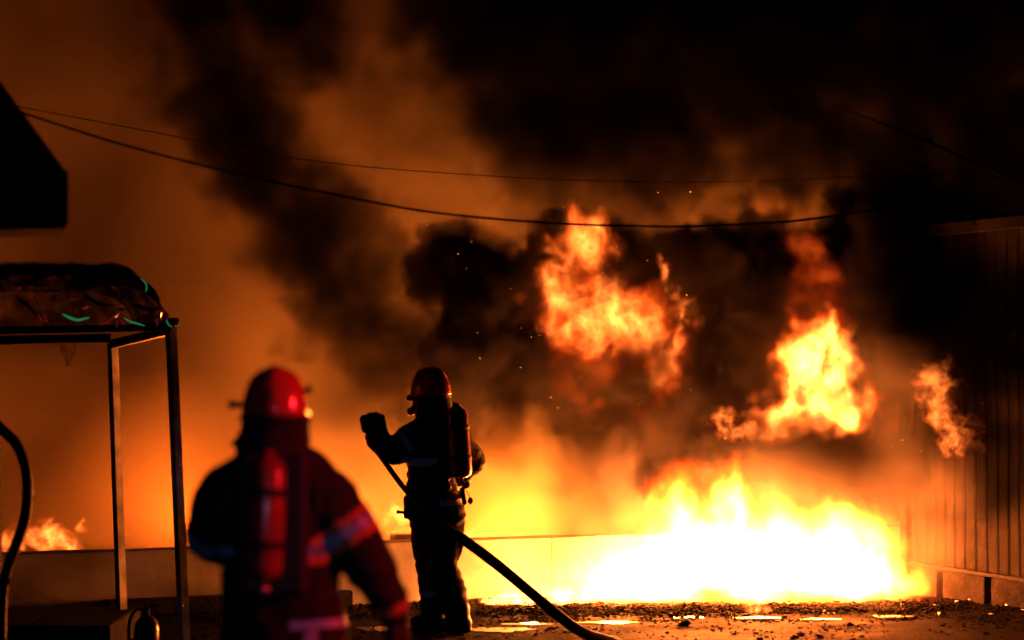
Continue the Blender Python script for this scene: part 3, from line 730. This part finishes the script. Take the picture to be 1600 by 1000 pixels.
# ================================================================== cables
def cable(pix, Y0, Y1, r, label, n=10, name='cable'):
    k = len(pix); c = [P(a, b, Y0 + (Y1 - Y0) * i / (k - 1)) for i, (a, b) in enumerate(pix)]
    return tag(tube(name, spline(c, n), r, M_wire, n=8, loc=c[0].to_tuple()), label, 'cable')
cable([(-40, 148), (35, 176), (200, 228), (380, 273), (520, 303), (680, 332), (860, 348), (1000, 353), (1090, 353), (1240, 345), (1380, 326), (1450, 316), (1490, 312)], 10.5, 13.2, 0.0072, 'thick black cable sagging across the whole sky')
cable([(-40, 152), (30, 166), (130, 185), (240, 206), (400, 237), (560, 259), (760, 274), (900, 281), (1100, 284), (1330, 276), (1500, 262)], 11.2, 20.5, 0.0033, 'thin wire running above the thick cable')
cable([(1180, 120), (1320, 170), (1432, 212), (1500, 242), (1560, 268), (1660, 312)], 23.0, 13.1, 0.013, 'stout dark cable slanting down at the upper right edge')
cable([(1490, 312), (1508, 332), (1528, 352)], 13.2, 13.6, 0.0050, 'short cable dropping to the shed roof')
cable([(1497, 250), (1496, 280), (1494, 300), (1490, 312)], 13.25, 13.2, 0.0035, 'short wire hanging down to the cable joint')
cable([(1494, 302), (1515, 296), (1540, 284), (1570, 274)], 13.2, 13.15, 0.0030, 'thin stray wire branching right of the cable joint')
ins = lathe('insulator', [(0, -0.02), (0.018, -0.02), (0.026, -0.005), (0.018, 0.006), (0.026, 0.018), (0.012, 0.028), (0, 0.028)], M_wire, None, 14, P(1455, 221, 13.28))
tag(ins, 'small dark insulator on the slanting cable at the upper right', 'insulator')

# ================================================================== debris and embers
random.seed(77)
def shard(seed, flat=0.5):
    r = random.Random(seed); bm = bmesh.new(); bmesh.ops.create_icosphere(bm, subdivisions=1, radius=1.0)
    for v in bm.verts: v.co = Vector((v.co.x * r.uniform(.6, 1.3), v.co.y * r.uniform(.6, 1.3), v.co.z * flat * r.uniform(.5, 1.2)))
    me = bpy.data.meshes.new('charred_fragment'); bm.to_mesh(me); bm.free(); me.materials.append(M_char); return me
shards = [shard(i, 0.25 + 0.1 * (i % 5)) for i in range(9)]
for i in range(150):
    px = rnd(540, 1600) if i > 25 else rnd(20, 350); py = 940 + 62 * random.random() ** 1.3 if px > 700 else 955 + 45 * random.random()
    p = G(px, py)
    if mnoise.noise(Vector((p.x * 1.9, p.y * 3.1, 2.0))) < rnd(-0.5, 0.35): p = G(px + rnd(-60, 60), py)
    s_ = rnd(0.008, 0.03) * (1.0 if random.random() < 0.85 else 1.6)
    o = bpy.data.objects.new('charred_fragment', random.choice(shards)); COL.objects.link(o)
    o.location = (p.x, p.y, (0.010 if p.y < EY else -0.012) + s_ * 0.15); o.rotation_euler = (rnd(-.3, .3), rnd(-.3, .3), rnd(0, 6.28)); o.scale = (s_ * rnd(.8, 1.6), s_, s_)
    tag(o, 'small black charred fragment lying on the wet ground before the fire', 'debris', 'charred fragments scattered on the ground')
def rubble(n, fn, smin, smax, name, label, m):
    V = []; Fs = []
    tp = [[v.co.copy() for v in me.vertices] for me in shards]; tf = [list(p.vertices) for p in shards[0].polygons]
    for i in range(n):
        p = fn(); s_ = rnd(smin, smax); T = Matrix.Rotation(rnd(0, 6.28), 3, 'Z') @ Matrix.Rotation(rnd(-.5, .5), 3, 'X'); b = len(V)
        for c in random.choice(tp): V.append(p + (T @ c) * s_)
        for f in tf: Fs.append([a + b for a in f])
    return tag(mesh_obj(name, V, Fs, m), label, 'debris', kind='stuff')
def scat():
    px = rnd(500, 1640); t_ = random.random(); py = 942 + 26 * t_ + (34 * random.random() if random.random() < 0.3 else 0)
    p = G(px, py); p.z = (0.012 if p.y < EY else -0.010)
    if mnoise.noise(Vector((p.x * 1.9, p.y * 3.1, 2.0))) + 0.3 * mnoise.noise(Vector((p.x * 7, p.y * 9, 5.0))) < rnd(-0.25, 0.45): return scat()
    return p
rubble(4200, scat, 0.004, 0.014, 'grit', 'fine burnt grit and crumbs scattered over the wet ground', M_char)
def bank():
    px = rnd(745, 1620); base = 950 - 8 * max(0, (px - 1000) / 600); py = base + random.gauss(1, 4.5); p = G(px, py); p.z = -0.01 + 0.03 * random.random() * (0.5 + mnoise.noise(Vector((px * 0.02, 0, 0)))) ; return p
rubble(4200, bank, 0.006, 0.022, 'rubble', 'low dark bank of burnt rubble along the front of the pool fire', M_char)
def wbase():
    t_ = random.random(); p = Vector((WX0, WY0, 0)) + wd * t_ * 0.55; p += Vector((wd.y, -wd.x, 0)).normalized() * abs(random.gauss(0, 0.22)); p.z = -0.005; return p
rubble(900, wbase, 0.008, 0.028, 'rubble', 'burnt crumbs lying along the foot of the low wall', M_char)
pl = box('broken_plank', (0, 0, 0), (0.36, 0.10, 0.028), M_char, None, 0.006, Matrix.Rotation(0.06, 3, 'Y')); pl.location = G(58, 966) + Vector((0, 0, 0.012)); pl.rotation_euler = (0, 0, 0.25)
tag(pl, 'charred plank lying flat at the foot of the wall at far left', 'plank')
M_ember = emat('glowing_ember', (1, 0.22, 0.03), 6)
V = []; Fs = []
for i in range(90):
    k = random.random()
    p = P(rnd(660, 1160), rnd(290, 690), rnd(14.5, 16.3)) if k < 0.6 else P(rnd(1100, 1560), rnd(600, 720), rnd(14.8, 16)) if k < 0.8 else G(rnd(1180, 1600), rnd(938, 962)) + Vector((0, 0, 0.02))
    s_ = rnd(0.002, 0.006) if k < 0.8 else rnd(0.006, 0.016); b = len(V); d = Vector((rnd(-1, 1), rnd(-1, 1), rnd(-1, 1))).normalized()
    V += [p + Vector((s_, 0, 0)), p + Vector((-s_ * .5, s_ * .8, 0)), p + Vector((-s_ * .5, -s_ * .8, 0)), p + d * s_ * 1.8]
    Fs += [(b, b + 1, b + 2), (b, b + 1, b + 3), (b + 1, b + 2, b + 3), (b, b + 2, b + 3)]
tag(mesh_obj('embers', V, Fs, M_ember), 'tiny glowing sparks drifting in the smoke and on the ground', 'embers', kind='stuff')

# ================================================================== smoke and flames as volumes of air
def field_group(name, pts, loc, radius, res, dens, warp, wscale, erode, escale, soft, seed, stretch, kind, detail, hot, pad, skin=None, m=None):
    """geometry nodes that fill a box with a density grid around the control points (or, with SKIN, its iso surface)"""
    ng = bpy.data.node_groups.new(name, 'GeometryNodeTree'); I = ng.interface
    I.new_socket('Geometry', in_out='INPUT', socket_type='NodeSocketGeometry')
    I.new_socket('Geometry', in_out='OUTPUT', socket_type='NodeSocketGeometry')
    N = ng.nodes; K = ng.links
    gi = N.new('NodeGroupInput'); go = N.new('NodeGroupOutput'); pos = N.new('GeometryNodeInputPosition')
    def noise(src, scale, det, rough=0.6):
        n = N.new('ShaderNodeTexNoise'); n.noise_dimensions = '3D'
        n.inputs['Scale'].default_value = scale; n.inputs['Detail'].default_value = det; n.inputs['Roughness'].default_value = rough
        K.new(src, n.inputs['Vector']); return n
    def vm(op, a, b=None, c=None):
        n = N.new('ShaderNodeVectorMath'); n.operation = op
        for i, x in enumerate((a, b, c)):
            if x is None: continue
            if isinstance(x, (tuple, list)): n.inputs[i].default_value = x
            else: K.new(x, n.inputs[i])
        return n.outputs[0]
    def mt(op, a, b=None, c=None, clamp=False):
        n = N.new('ShaderNodeMath'); n.operation = op; n.use_clamp = clamp
        for i, x in enumerate((a, b, c)):
            if x is None: continue
            if isinstance(x, (int, float)): n.inputs[i].default_value = x
            else: K.new(x, n.inputs[i])
        return n.outputs[0]
    st = vm('MULTIPLY_ADD', pos.outputs[0], tuple(stretch), (seed * 3.17, seed * 1.31, seed * 2.23))
    n1 = noise(st, wscale, 2, 0.55)
    disp = vm('SUBTRACT', n1.outputs['Color'], (0.5, 0.5, 0.5))
    wp = vm('MULTIPLY_ADD', disp, (2 * warp,) * 3, pos.outputs[0])
    pr = N.new('GeometryNodeProximity'); pr.target_element = 'POINTS'
    K.new(gi.outputs[0], pr.inputs[0]); K.new(wp, pr.inputs['Sample Position'])
    base = mt('MULTIPLY_ADD', pr.outputs['Distance'], -1.0 / radius, 1.0)
    mr = N.new('ShaderNodeMapRange'); mr.interpolation_type = 'SMOOTHSTEP'
    mr.inputs[1].default_value = 0.0; mr.inputs[2].default_value = soft; mr.inputs[3].default_value = 0
    if kind == 'smoke':
        n2 = noise(vm('MULTIPLY_ADD', disp, (0.5,) * 3, st), escale, detail, 0.6)
        # billowing: folded noise gives round lumps with sharp creases between
        b1 = mt('ABSOLUTE', mt('MULTIPLY_ADD', n2.outputs['Fac'], 2.0, -1.0))
        b2 = mt('MULTIPLY_ADD', b1, 1.6, mt('MULTIPLY_ADD', n2.outputs['Fac'], 0.9, -0.75))
        K.new(mt('MULTIPLY_ADD', b2, erode, base), mr.inputs[0])
        mr.inputs[4].default_value = dens
        val = mr.outputs[0]
    else:
        # tongues: turbulence drawn out along the rising gas, brightest where the warped sheets fold
        f1 = noise(vm('MULTIPLY_ADD', disp, (0.7 / escale,) * 3, st), escale, detail, 0.62)
        col = N.new('ShaderNodeSeparateXYZ'); K.new(f1.outputs['Color'], col.inputs[0])
        rid = mt('SUBTRACT', 1.0, mt('ABSOLUTE', mt('MULTIPLY_ADD', col.outputs[1], 7.0, -3.5)), clamp=True)
        K.new(mt('ADD', base, mt('MULTIPLY_ADD', f1.outputs['Fac'], 2 * erode, -erode)), mr.inputs[0])
        mr.inputs[4].default_value = 1.0
        val = mt('MULTIPLY', mt('MULTIPLY', mr.outputs[0], mt('MULTIPLY_ADD', mt('POWER', rid, hot), 0.94, 0.06)), dens)
    vc = N.new('GeometryNodeVolumeCube'); K.new(mr.outputs[0] if skin else val, vc.inputs['Density'])
    mn = Vector([min(p[i] for p in pts) - pad for i in range(3)]); mx = Vector([max(p[i] for p in pts) + pad for i in range(3)])
    mn.z = max(mn.z, 0.0)
    mn -= loc; mx -= loc
    vc.inputs['Min'].default_value = mn; vc.inputs['Max'].default_value = mx
    for i, a in enumerate('XYZ'): vc.inputs['Resolution ' + a].default_value = max(6, int((mx[i] - mn[i]) / res))
    src = vc.outputs[0]
    if skin:
        vme = N.new('GeometryNodeVolumeToMesh'); vme.inputs['Threshold'].default_value = skin
        vme.inputs['Adaptivity'].default_value = 0.1
        K.new(src, vme.inputs['Volume']); src = vme.outputs[0]
    sm = N.new('GeometryNodeSetMaterial'); sm.inputs['Material'].default_value = m
    K.new(src, sm.inputs[0]); K.new(sm.outputs[0], go.inputs[0])
    return ng

def fog(name, pts, radius, res, dens, warp=0.5, wscale=1.0, erode=0.9, escale=2.0, soft=0.35, albedo=0.3, seed=0.0, stretch=(1, 1, 1),
        kind='smoke', strength=1.0, ramp=None, step=4.0, detail=5, aniso=0.0, hot=2.0, parent=None, pad=None, power=1.9):
    loc = sum(pts, Vector()) / len(pts); loc.z = max(0, min(p.z for p in pts) - radius)
    if pad is None: pad = radius * 1.0 + warp * 0.3
    m = bpy.data.materials.new(name); m.use_nodes = True; t = m.node_tree; t.nodes.remove(t.nodes['Principled BSDF'])
    out = t.nodes['Material Output']
    at = t.nodes.new('ShaderNodeAttribute'); at.attribute_name = 'density'
    if kind == 'smoke':
      if albedo == 0:
        ab = t.nodes.new('ShaderNodeVolumeAbsorption'); ab.inputs[0].default_value = (0.0, 0.0, 0.0, 1)
        t.links.new(at.outputs['Fac'], ab.inputs['Density']); t.links.new(ab.outputs[0], out.inputs['Volume'])
      else:
        pv = t.nodes.new('ShaderNodeVolumePrincipled'); pv.inputs['Density'].default_value = 1.0
        pv.inputs['Color'].default_value = (albedo, albedo * 0.97, albedo * 0.93, 1); pv.inputs['Anisotropy'].default_value = aniso
        t.links.new(pv.outputs[0], out.inputs['Volume'])
    else:
        r = t.nodes.new('ShaderNodeValToRGB'); els = r.color_ramp.elements
        for p_, c in (ramp or [(0.0, (1, 0.055, 0.003)), (0.12, (1, 0.09, 0.006)), (0.35, (1, 0.15, 0.016)), (1.0, (1, 0.24, 0.042))]):
            e = els.new(p_) if p_ not in (0.0, 1.0) else els[0 if p_ == 0.0 else -1]
            e.color = (*c, 1)
        t.links.new(at.outputs['Fac'], r.inputs[0])
        em = t.nodes.new('ShaderNodeEmission'); t.links.new(r.outputs[0], em.inputs[0])
        mu = t.nodes.new('ShaderNodeMath'); mu.operation = 'MULTIPLY'; mu.inputs[1].default_value = strength
        pw = t.nodes.new('ShaderNodeMath'); pw.operation = 'POWER'; pw.inputs[1].default_value = power
        t.links.new(at.outputs['Fac'], pw.inputs[0]); t.links.new(pw.outputs[0], mu.inputs[0]); t.links.new(mu.outputs[0], em.inputs[1])
        ab = t.nodes.new('ShaderNodeVolumeAbsorption'); ab.inputs[0].default_value = (0.25, 0.15, 0.1, 1)
        ma = t.nodes.new('ShaderNodeMath'); ma.operation = 'MULTIPLY'; ma.inputs[1].default_value = 1.2
        t.links.new(at.outputs['Fac'], ma.inputs[0]); t.links.new(ma.outputs[0], ab.inputs['Density'])
        ad = t.nodes.new('ShaderNodeAddShader'); t.links.new(em.outputs[0], ad.inputs[0]); t.links.new(ab.outputs[0], ad.inputs[1])
        t.links.new(ad.outputs[0], out.inputs['Volume'])
    m.cycles.volume_step_rate = step
    def pts_obj(nm, ng, mt_, par=None):
        me = bpy.data.meshes.new(nm); me.from_pydata([tuple(p - loc) for p in pts], [], []); me.materials.append(mt_)
        o = bpy.data.objects.new(nm, me); COL.objects.link(o)
        if par is None: o.location = loc
        else: o.parent = par
        o.modifiers.new('volume', 'NODES').node_group = ng
        return o
    args = (pts, loc, radius)
    rest = (warp, wscale, erode, escale, soft, seed, stretch, kind, detail, hot, pad)
    if kind == 'smoke':
        return pts_obj(name, field_group(name, *args, res, dens, *rest, m=m), m)
    skin = pts_obj(name, field_group(name, *args, max(res * 2.5, 0.03), dens, *rest, skin=0.45, m=M_sheet), M_sheet)
    gas = pts_obj('glowing_gas', field_group('glowing_gas', *args, res, dens, *rest, m=m), m, skin); gas['kind'] = 'stuff'
    return skin
# the thin luminous skin of a flame
M_sheet = bpy.data.materials.new('flame_skin'); M_sheet.use_nodes = True
_t = M_sheet.node_tree; _t.nodes.remove(_t.nodes['Principled BSDF'])
_tr = _t.nodes.new('ShaderNodeBsdfTransparent'); _em = _t.nodes.new('ShaderNodeEmission'); _em.inputs[0].default_value = (1, 0.18, 0.02, 1); _em.inputs[1].default_value = 0.004
_ad = _t.nodes.new('ShaderNodeAddShader'); _t.links.new(_tr.outputs[0], _ad.inputs[0]); _t.links.new(_em.outputs[0], _ad.inputs[1])
_t.links.new(_ad.outputs[0], _t.nodes['Material Output'].inputs['Surface'])
M_sheet.cycles.emission_sampling = 'NONE'

def poly(path, Y, dY, n, jit=0):
    """scatter control points along a list of (px, py) in the photograph, spread over a depth range"""
    out = []
    c = [Vector((a, b, 0)) for a, b in path]
    for i in range(n):
        t = (i + 0.5) / n * (len(c) - 1); k = min(int(t), len(c) - 2); f = t - k
        q = c[k].lerp(c[k + 1], f)
        out.append(P(q.x + rnd(-jit, jit), q.y + rnd(-jit, jit), Y + rnd(-dY, dY)))
    return out
def area(x0, x1, y0, y1, Y0, Y1, n): return [P(rnd(x0, x1), rnd(y0, y1), rnd(Y0, Y1)) for i in range(n)]
FIRE = (1.0, 0.155, 0.010)

random.seed(11)
# --- far lit smoke behind everything
tag(fog('far_smoke', area(-250, 800, -150, 900, 20.5, 25, 90) + area(800, 1700, 100, 900, 20.5, 25, 60), 1.7, 0.25, 0.45, warp=1.0, wscale=0.35, erode=0.5, escale=0.5, soft=0.9, albedo=0.8, step=3.0, seed=1.0, detail=4),
    'wide veil of orange lit smoke filling the sky behind the wall', 'smoke', kind='stuff')
# --- dark column leaning from upper left
tag(fog('black_smoke', poly([(300, -60), (330, 60), (360, 180), (425, 280), (495, 370), (545, 440), (570, 480)], 18.9, 0.3, 46, 28) + poly([(430, -60), (440, 60)], 19, .3, 8, 50) + poly([(585, 500), (640, 590)], 18.8, .25, 4, 16), 0.66, 0.07, 3.2, warp=0.5, wscale=1.1, erode=1.0, escale=1.5, soft=0.7, albedo=0, seed=2.0),
    'dark column of smoke leaning from the upper left down to centre', 'smoke', kind='stuff')
# --- great dark mass with the fireballs
tag(fog('black_smoke', area(715, 860, 400, 610, 17.2, 18.2, 34) + area(860, 1480, 400, 640, 17.5, 18.4, 70) + area(900, 1450, 640, 700, 17.2, 18.2, 24) + area(1040, 1480, 390, 480, 17.4, 18.2, 44) + area(1330, 1480, 330, 420, 17.4, 18.0, 14)
        + area(1370, 1490, 360, 560, 16.5, 17.6, 28) + area(1080, 1480, 690, 755, 16.7, 17.7, 34) + area(1100, 1180, 480, 640, 16.6, 17.2, 10) + area(1120, 1180, 400, 470, 16.6, 17.2, 6),
    0.46, 0.045, 10.0, warp=0.42, wscale=1.5, erode=1.1, escale=2.1, soft=0.25, albedo=0.045, seed=4.0, detail=7),
    'billowing black smoke mass around the fireballs above the burning pool', 'smoke', kind='stuff')
tag(fog('brown_smoke', area(690, 1000, 590, 690, 17.2, 18.2, 26) + area(900, 1460, 690, 750, 16.7, 17.6, 40), 0.42, 0.055, 2.6, warp=0.36, wscale=1.6, erode=1.05, escale=2.4, soft=0.6, albedo=0.22, seed=4.3, detail=6),
    'brown smoke lit from below along the underside of the dark mass', 'smoke', kind='stuff')
# --- torn veils of smoke drifting in front of the fireballs
tag(fog('black_smoke', area(820, 1130, 540, 650, 16.2, 16.6, 12) + area(950, 1130, 380, 430, 16.2, 16.6, 8) + area(1220, 1430, 690, 745, 16.0, 16.5, 12) + area(1340, 1430, 430, 640, 16.0, 16.5, 10) + area(1150, 1230, 430, 560, 16.1, 16.5, 6),
    0.30, 0.04, 4.5, warp=0.34, wscale=1.8, erode=1.25, escale=2.6, soft=0.6, albedo=0.04, seed=4.6, detail=6),
    'torn thin veils of smoke drifting before the fireballs', 'smoke', kind='stuff')
# --- dark ceiling at upper right
tag(fog('black_smoke', area(900, 1750, -100, 240, 18.6, 19.6, 70) + area(760, 1000, -100, 100, 18.8, 19.6, 22) + poly([(690, -60), (760, 60), (840, 180), (880, 250)], 19.2, .3, 16, 25) + area(1350, 1700, 240, 420, 18.2, 19.0, 22), 0.80, 0.09, 2.6, warp=0.6, wscale=0.9, erode=0.9, escale=1.5, soft=0.6, albedo=0, seed=6.0, detail=6),
    'nearly black smoke ceiling across the upper right', 'smoke', kind='stuff')
# --- smoke rolling down in front of the shed
tag(fog('black_smoke', area(1420, 1700, 385, 570, 14.2, 15.2, 50) + area(1540, 1720, 520, 780, 13.6, 14.4, 24), 0.48, 0.07, 3.2, warp=0.4, wscale=1.3, erode=0.9, escale=1.8, soft=1.0, albedo=0, seed=7.0),
    'dark smoke rolling in front of the upper part of the corrugated shed', 'smoke', kind='stuff')
# --- paler puffs catching the light
tag(fog('pale_smoke', poly([(500, -40), (540, 80), (590, 180), (660, 280), (720, 360)], 19.9, 0.3, 36, 45), 0.55, 0.07, 1.7, warp=0.45, wscale=1.3, erode=1.1, escale=2.2, soft=0.6, albedo=0.85, seed=8.0),
    'paler orange smoke plume rising beside the dark column', 'smoke', kind='stuff')
tag(fog('pale_smoke', poly([(1095, 345), (1140, 318), (1190, 325), (1250, 340), (1310, 345)], 18.6, 0.12, 30, 14), 0.24, 0.045, 5.0, warp=0.24, wscale=2.4, erode=1.0, escale=3.4, soft=0.5, albedo=0.85, seed=9.0),
    'small pale cap of smoke glowing over the dark billows', 'smoke', kind='stuff')
# --- thin lit smoke hugging the wall and the pool fire
tag(fog('ground_smoke', area(480, 1450, 690, 850, 17.6, 19.5, 60) + area(900, 1430, 770, 880, 17.0, 17.6, 24), 0.7, 0.12, 0.8, warp=0.35, wscale=0.9, erode=0.55, escale=1.4, soft=0.9, albedo=0.8, seed=10.0, detail=3),
    'yellow glowing smoke drifting low behind the wall', 'smoke', kind='stuff')
tag(fog('ground_smoke', area(1180, 1500, 730, 930, 15.3, 15.9, 22) + area(1370, 1460, 560, 900, 15.2, 15.8, 14), 0.38, 0.09, 0.28, warp=0.2, wscale=1.4, erode=0.5, escale=2, soft=0.9, albedo=0.8, seed=10.7, detail=3),
    'thin glowing smoke hanging between the pool fire and the shed', 'smoke', kind='stuff')

tag(fog('ground_smoke', area(690, 1080, 800, 925, 15.55, 16.1, 22), 0.30, 0.08, 0.5, warp=0.2, wscale=1.6, erode=0.5, escale=2.2, soft=1.0, albedo=0.8, seed=11.7, detail=3),
    'thin glowing haze before the low wall behind the hose', 'smoke', kind='stuff')

# --- flames
COOL = (1.0, 0.125, 0.007); HOT = (1.0, 0.185, 0.016); POOL = (1.0, 0.23, 0.034)
def flame(label, pts, radius, res, lights, cat='flame', name='flame', tint=FIRE, **kw):
    o = fog(name, pts, radius, res, 1.0, kind='fire', **kw)
    tag(o, label, cat)
    for p, e, r in lights: lamp('fire_light', p, e, tint, r, parent=o)
    return o
random.seed(21)
DULL = [(0.0, (1, 0.055, 0.003)), (0.4, (1, 0.08, 0.005)), (1.0, (1, 0.12, 0.010))]
fb1 = poly([(925, 372), (905, 392), (875, 420), (866, 465), (895, 505), (950, 485), (985, 505), (1015, 540), (1045, 580)], 16.9, 0.10, 56, 18) + area(900, 1000, 450, 550, 16.85, 17.0, 16)
flame('orange fireball curling through the dark smoke above the firefighter', fb1, 0.23, 0.0125, [(P(900, 440, 16.7), 13, .12), (P(1000, 530, 16.7), 13, .12)], warp=0.26, wscale=2.8, erode=1.2, escale=3.8, soft=1.25, stretch=(1, 1, 0.85), strength=34, seed=1.5, hot=1.5, detail=7, power=1.6)
flame('ragged flame wisp at the right of the orange fireball', poly([(1035, 425), (1060, 440), (1085, 478), (1070, 500), (1058, 540)], 16.9, .06, 18, 12), 0.14, 0.0125, [(P(1072, 490, 16.75), 4, .08)], warp=0.20, wscale=3.4, erode=1.2, escale=4.6, soft=1.0, strength=45, seed=2.5, hot=1.8, detail=6)
flame('dim red flame tail trailing below the orange fireball', poly([(1015, 575), (1050, 590), (1075, 610), (1095, 585)], 17.0, .05, 18, 12), 0.15, 0.016, [], warp=0.18, wscale=3.2, erode=1.1, escale=4.6, soft=1.0, strength=18, seed=2.9, hot=1.5, ramp=DULL)
fb2 = poly([(1275, 530), (1262, 570), (1232, 605), (1212, 645), (1240, 655), (1285, 650), (1325, 645), (1318, 595), (1330, 545)], 16.8, 0.10, 54, 16)
flame('white hot fireball burning in front of the smoke at right', fb2, 0.235, 0.0125, [(P(1260, 610, 16.6), 40, .14), (P(1310, 560, 16.6), 20, .12)], warp=0.24, wscale=2.8, erode=1.15, escale=3.6, soft=0.9, stretch=(1, 1, 0.75), strength=100, seed=3.5, hot=1.1, detail=7, power=1.6)
flame('small detached flame licking low left of the white fireball', poly([(1120, 655), (1145, 670), (1180, 682), (1215, 680)], 16.6, .05, 18, 7), 0.13, 0.012, [(P(1165, 672, 16.7), 5, .06)], warp=0.14, wscale=4, erode=1.0, escale=6, soft=0.8, strength=80, seed=5.5)
flame('wispy flame curling beside the corrugated wall', poly([(1458, 590), (1470, 625), (1485, 655), (1505, 690)], 15.5, .06, 22, 14), 0.15, 0.011, [(P(1480, 640, 15.4), 2, .06)], warp=0.18, wscale=4, erode=1.1, escale=6, soft=0.8, strength=42, seed=7.5, hot=2.4, detail=6)
flame('dull red tongue glowing faintly under the left fireball', poly([(890, 590), (885, 610), (910, 628), (940, 632)], 17.0, .04, 12, 6), 0.12, 0.016, [], warp=0.12, wscale=3, erode=0.8, escale=5, soft=1.0, strength=4.5, seed=8.5, hot=.8, ramp=DULL)
flame('red flickering plume rising above the white fireball', poly([(1260, 410), (1268, 450), (1280, 490)], 17.0, .06, 16, 26), 0.24, 0.02, [(P(1200, 390, 18.2), 42, .1)], warp=0.2, wscale=3, erode=0.9, escale=3.6, soft=1.2, strength=3.2, seed=9.5, hot=.7, ramp=DULL)  # lamp stands apart behind the plume, added to light the pale smoke cap
flame('faint orange wisp hanging left of the white fireball', poly([(1165, 505), (1178, 540), (1200, 570)], 17.0, .05, 12, 14), 0.14, 0.016, [], warp=0.2, wscale=3.5, erode=1.1, escale=5, soft=1.0, strength=10, seed=9.9, hot=1.4, ramp=DULL)
flame('dim red flame wisps and painted red fireglow in the smoke between the fireballs', area(860, 1130, 420, 640, 16.9, 17.2, 26) + area(1130, 1420, 440, 690, 16.8, 17.1, 34), 0.30, 0.03, [], warp=0.3, wscale=2.2, erode=1.3, escale=2.8, soft=1.4, strength=3.2, seed=13.1, hot=1.0, power=1.2, ramp=DULL, detail=6)  # dim emission also stands for red firelight scattered in the smoke
# burning pool in front of the low wall
rib = [G(rnd(755, 900), 943 - rnd(0, 4)) + Vector((0, 0, rnd(0.0, 0.03))) for i in range(26)] + [G(rnd(880, 1080), 939 - rnd(0, 6)) + Vector((0, 0, rnd(0.01, 0.08))) for i in range(26)]
flame('low ribbon of flame creeping along the ground behind the hose', rib, 0.10, 0.014, [(P(830, 925, 15.85), 210, .1), (P(960, 910, 16.05), 380, .12)],
      name='ground_fire', cat='fire', tint=POOL, warp=0.10, wscale=4, erode=0.75, escale=5, soft=0.6, stretch=(1, 1, 0.7), strength=170, seed=11.5, hot=.6)
pool = [G(px, 937 - rnd(0, 10)) + Vector((0, 0, rnd(0.0, 0.3))) for px in [rnd(1040, 1375) for i in range(60)]]
pool += [G(rnd(930, 1060), 936 - rnd(0, 8)) + Vector((0, 0, rnd(0, .12))) for i in range(16)]
pool += [P(rnd(1050, 1360), 912 - 84 * random.random() ** 1.5, rnd(16.2, 16.7)) for i in range(60)] + [P(rnd(1070, 1180), rnd(790, 830), rnd(16.3, 16.6)) for i in range(10)]
flame('blinding white pool fire burning across the ground before the wall', pool, 0.40, 0.03,
      [(P(1080, 860, 16.35), 520, .25), (P(1200, 850, 16.35), 560, .3), (P(1320, 860, 16.3), 150, .25)],
      name='pool_fire', cat='fire', tint=POOL, warp=0.28, wscale=2.2, erode=0.95, escale=3.2, soft=1.6, stretch=(1.1, 1, 0.6), strength=480, seed=12.9, hot=.5, power=1.35)
# fires beyond the wall
flame('low flames leaping behind the wall at far left', poly([(5, 850), (40, 842), (70, 836), (115, 850)], 16.6, .1, 18, 8), 0.14, 0.016, [(P(60, 835, 17.8), 90, .25)], tint=COOL, warp=0.13, wscale=3.5, erode=1.0, escale=5, soft=0.8, strength=40, seed=14.5)
flame('small round flame puff floating over the wall at left', poly([(128, 826), (134, 824)], 16.6, .02, 4, 3), 0.07, 0.012, [], warp=0.06, wscale=5, erode=0.8, escale=7, soft=0.8, strength=55, seed=15.5)
flame('bright flame standing beside the concrete block beyond the wall', poly([(600, 850), (604, 820), (608, 795), (635, 815), (655, 822)], 16.75, .05, 14, 5), 0.10, 0.013, [(P(605, 800, 17.2), 90, .2)], warp=0.12, wscale=4, erode=0.9, escale=6, soft=0.7, strength=70, seed=16.5)
flame('small flame burning behind the wall right of the firefighter', poly([(725, 845), (735, 835), (750, 848)], 16.8, .05, 8, 5), 0.09, 0.013, [(P(760, 830, 17.4), 220, .2)], warp=0.1, wscale=4, erode=0.9, escale=6, soft=0.7, strength=60, seed=18.5)
for i, (px, e, Y, lab) in enumerate([(300, 330, 20.4, 'fire burning far behind the wall left of the front firefighter'), (560, 420, 20.0, 'fire burning far behind the wall between the two firefighters'),
                                     (830, 900, 19.8, 'fire burning far behind the wall right of the standing firefighter'), (1180, 900, 20.2, 'unseen fire added far behind the wall to light the pale smoke cap')]):  # the last fire is hidden by smoke, added to light the pale cap
    b0 = P(px, 862, Y); b0.z = 0.0 if px > 400 else -0.06
    flame(lab, [b0 + Vector((rnd(-.5, .5), rnd(-.1, .1), rnd(-.12, 0.02))) for k in range(14)], 0.12, 0.03, [(b0 + Vector((0, 0, 0.35)), e, .3)], tint=COOL if px < 400 else HOT, warp=0.1, wscale=3, erode=0.8, escale=4, soft=0.6, strength=14, seed=20.5 + i)
for i, (px, py, lab) in enumerate([(1190, 955, 'tiny flame burning on the debris in front of the pool fire'), (1415, 938, 'little flames on the rubble at the foot of the shed corner'),
                                  (1481, 930, 'upright flame glowing in the left gap of the shed plinth'), (1544, 940, 'small flame glowing in the right gap of the shed plinth')]):
    b0 = G(px, py) if i < 2 else A0 + bdir * (0.46, 1.06)[i - 2] + perp * 0.04
    flame(lab, [b0 + Vector((rnd(-.12, .12), rnd(-.05, .05), rnd(0, 0.03))) for k in range(8)] if i < 2 else [b0 + Vector((0, 0, 0.02 + 0.022 * k)) for k in range(7)], 0.06 if i < 2 else 0.04, 0.012, [], warp=0.05, wscale=5, erode=0.8, escale=8, soft=0.6, strength=60, seed=30.5 + i)
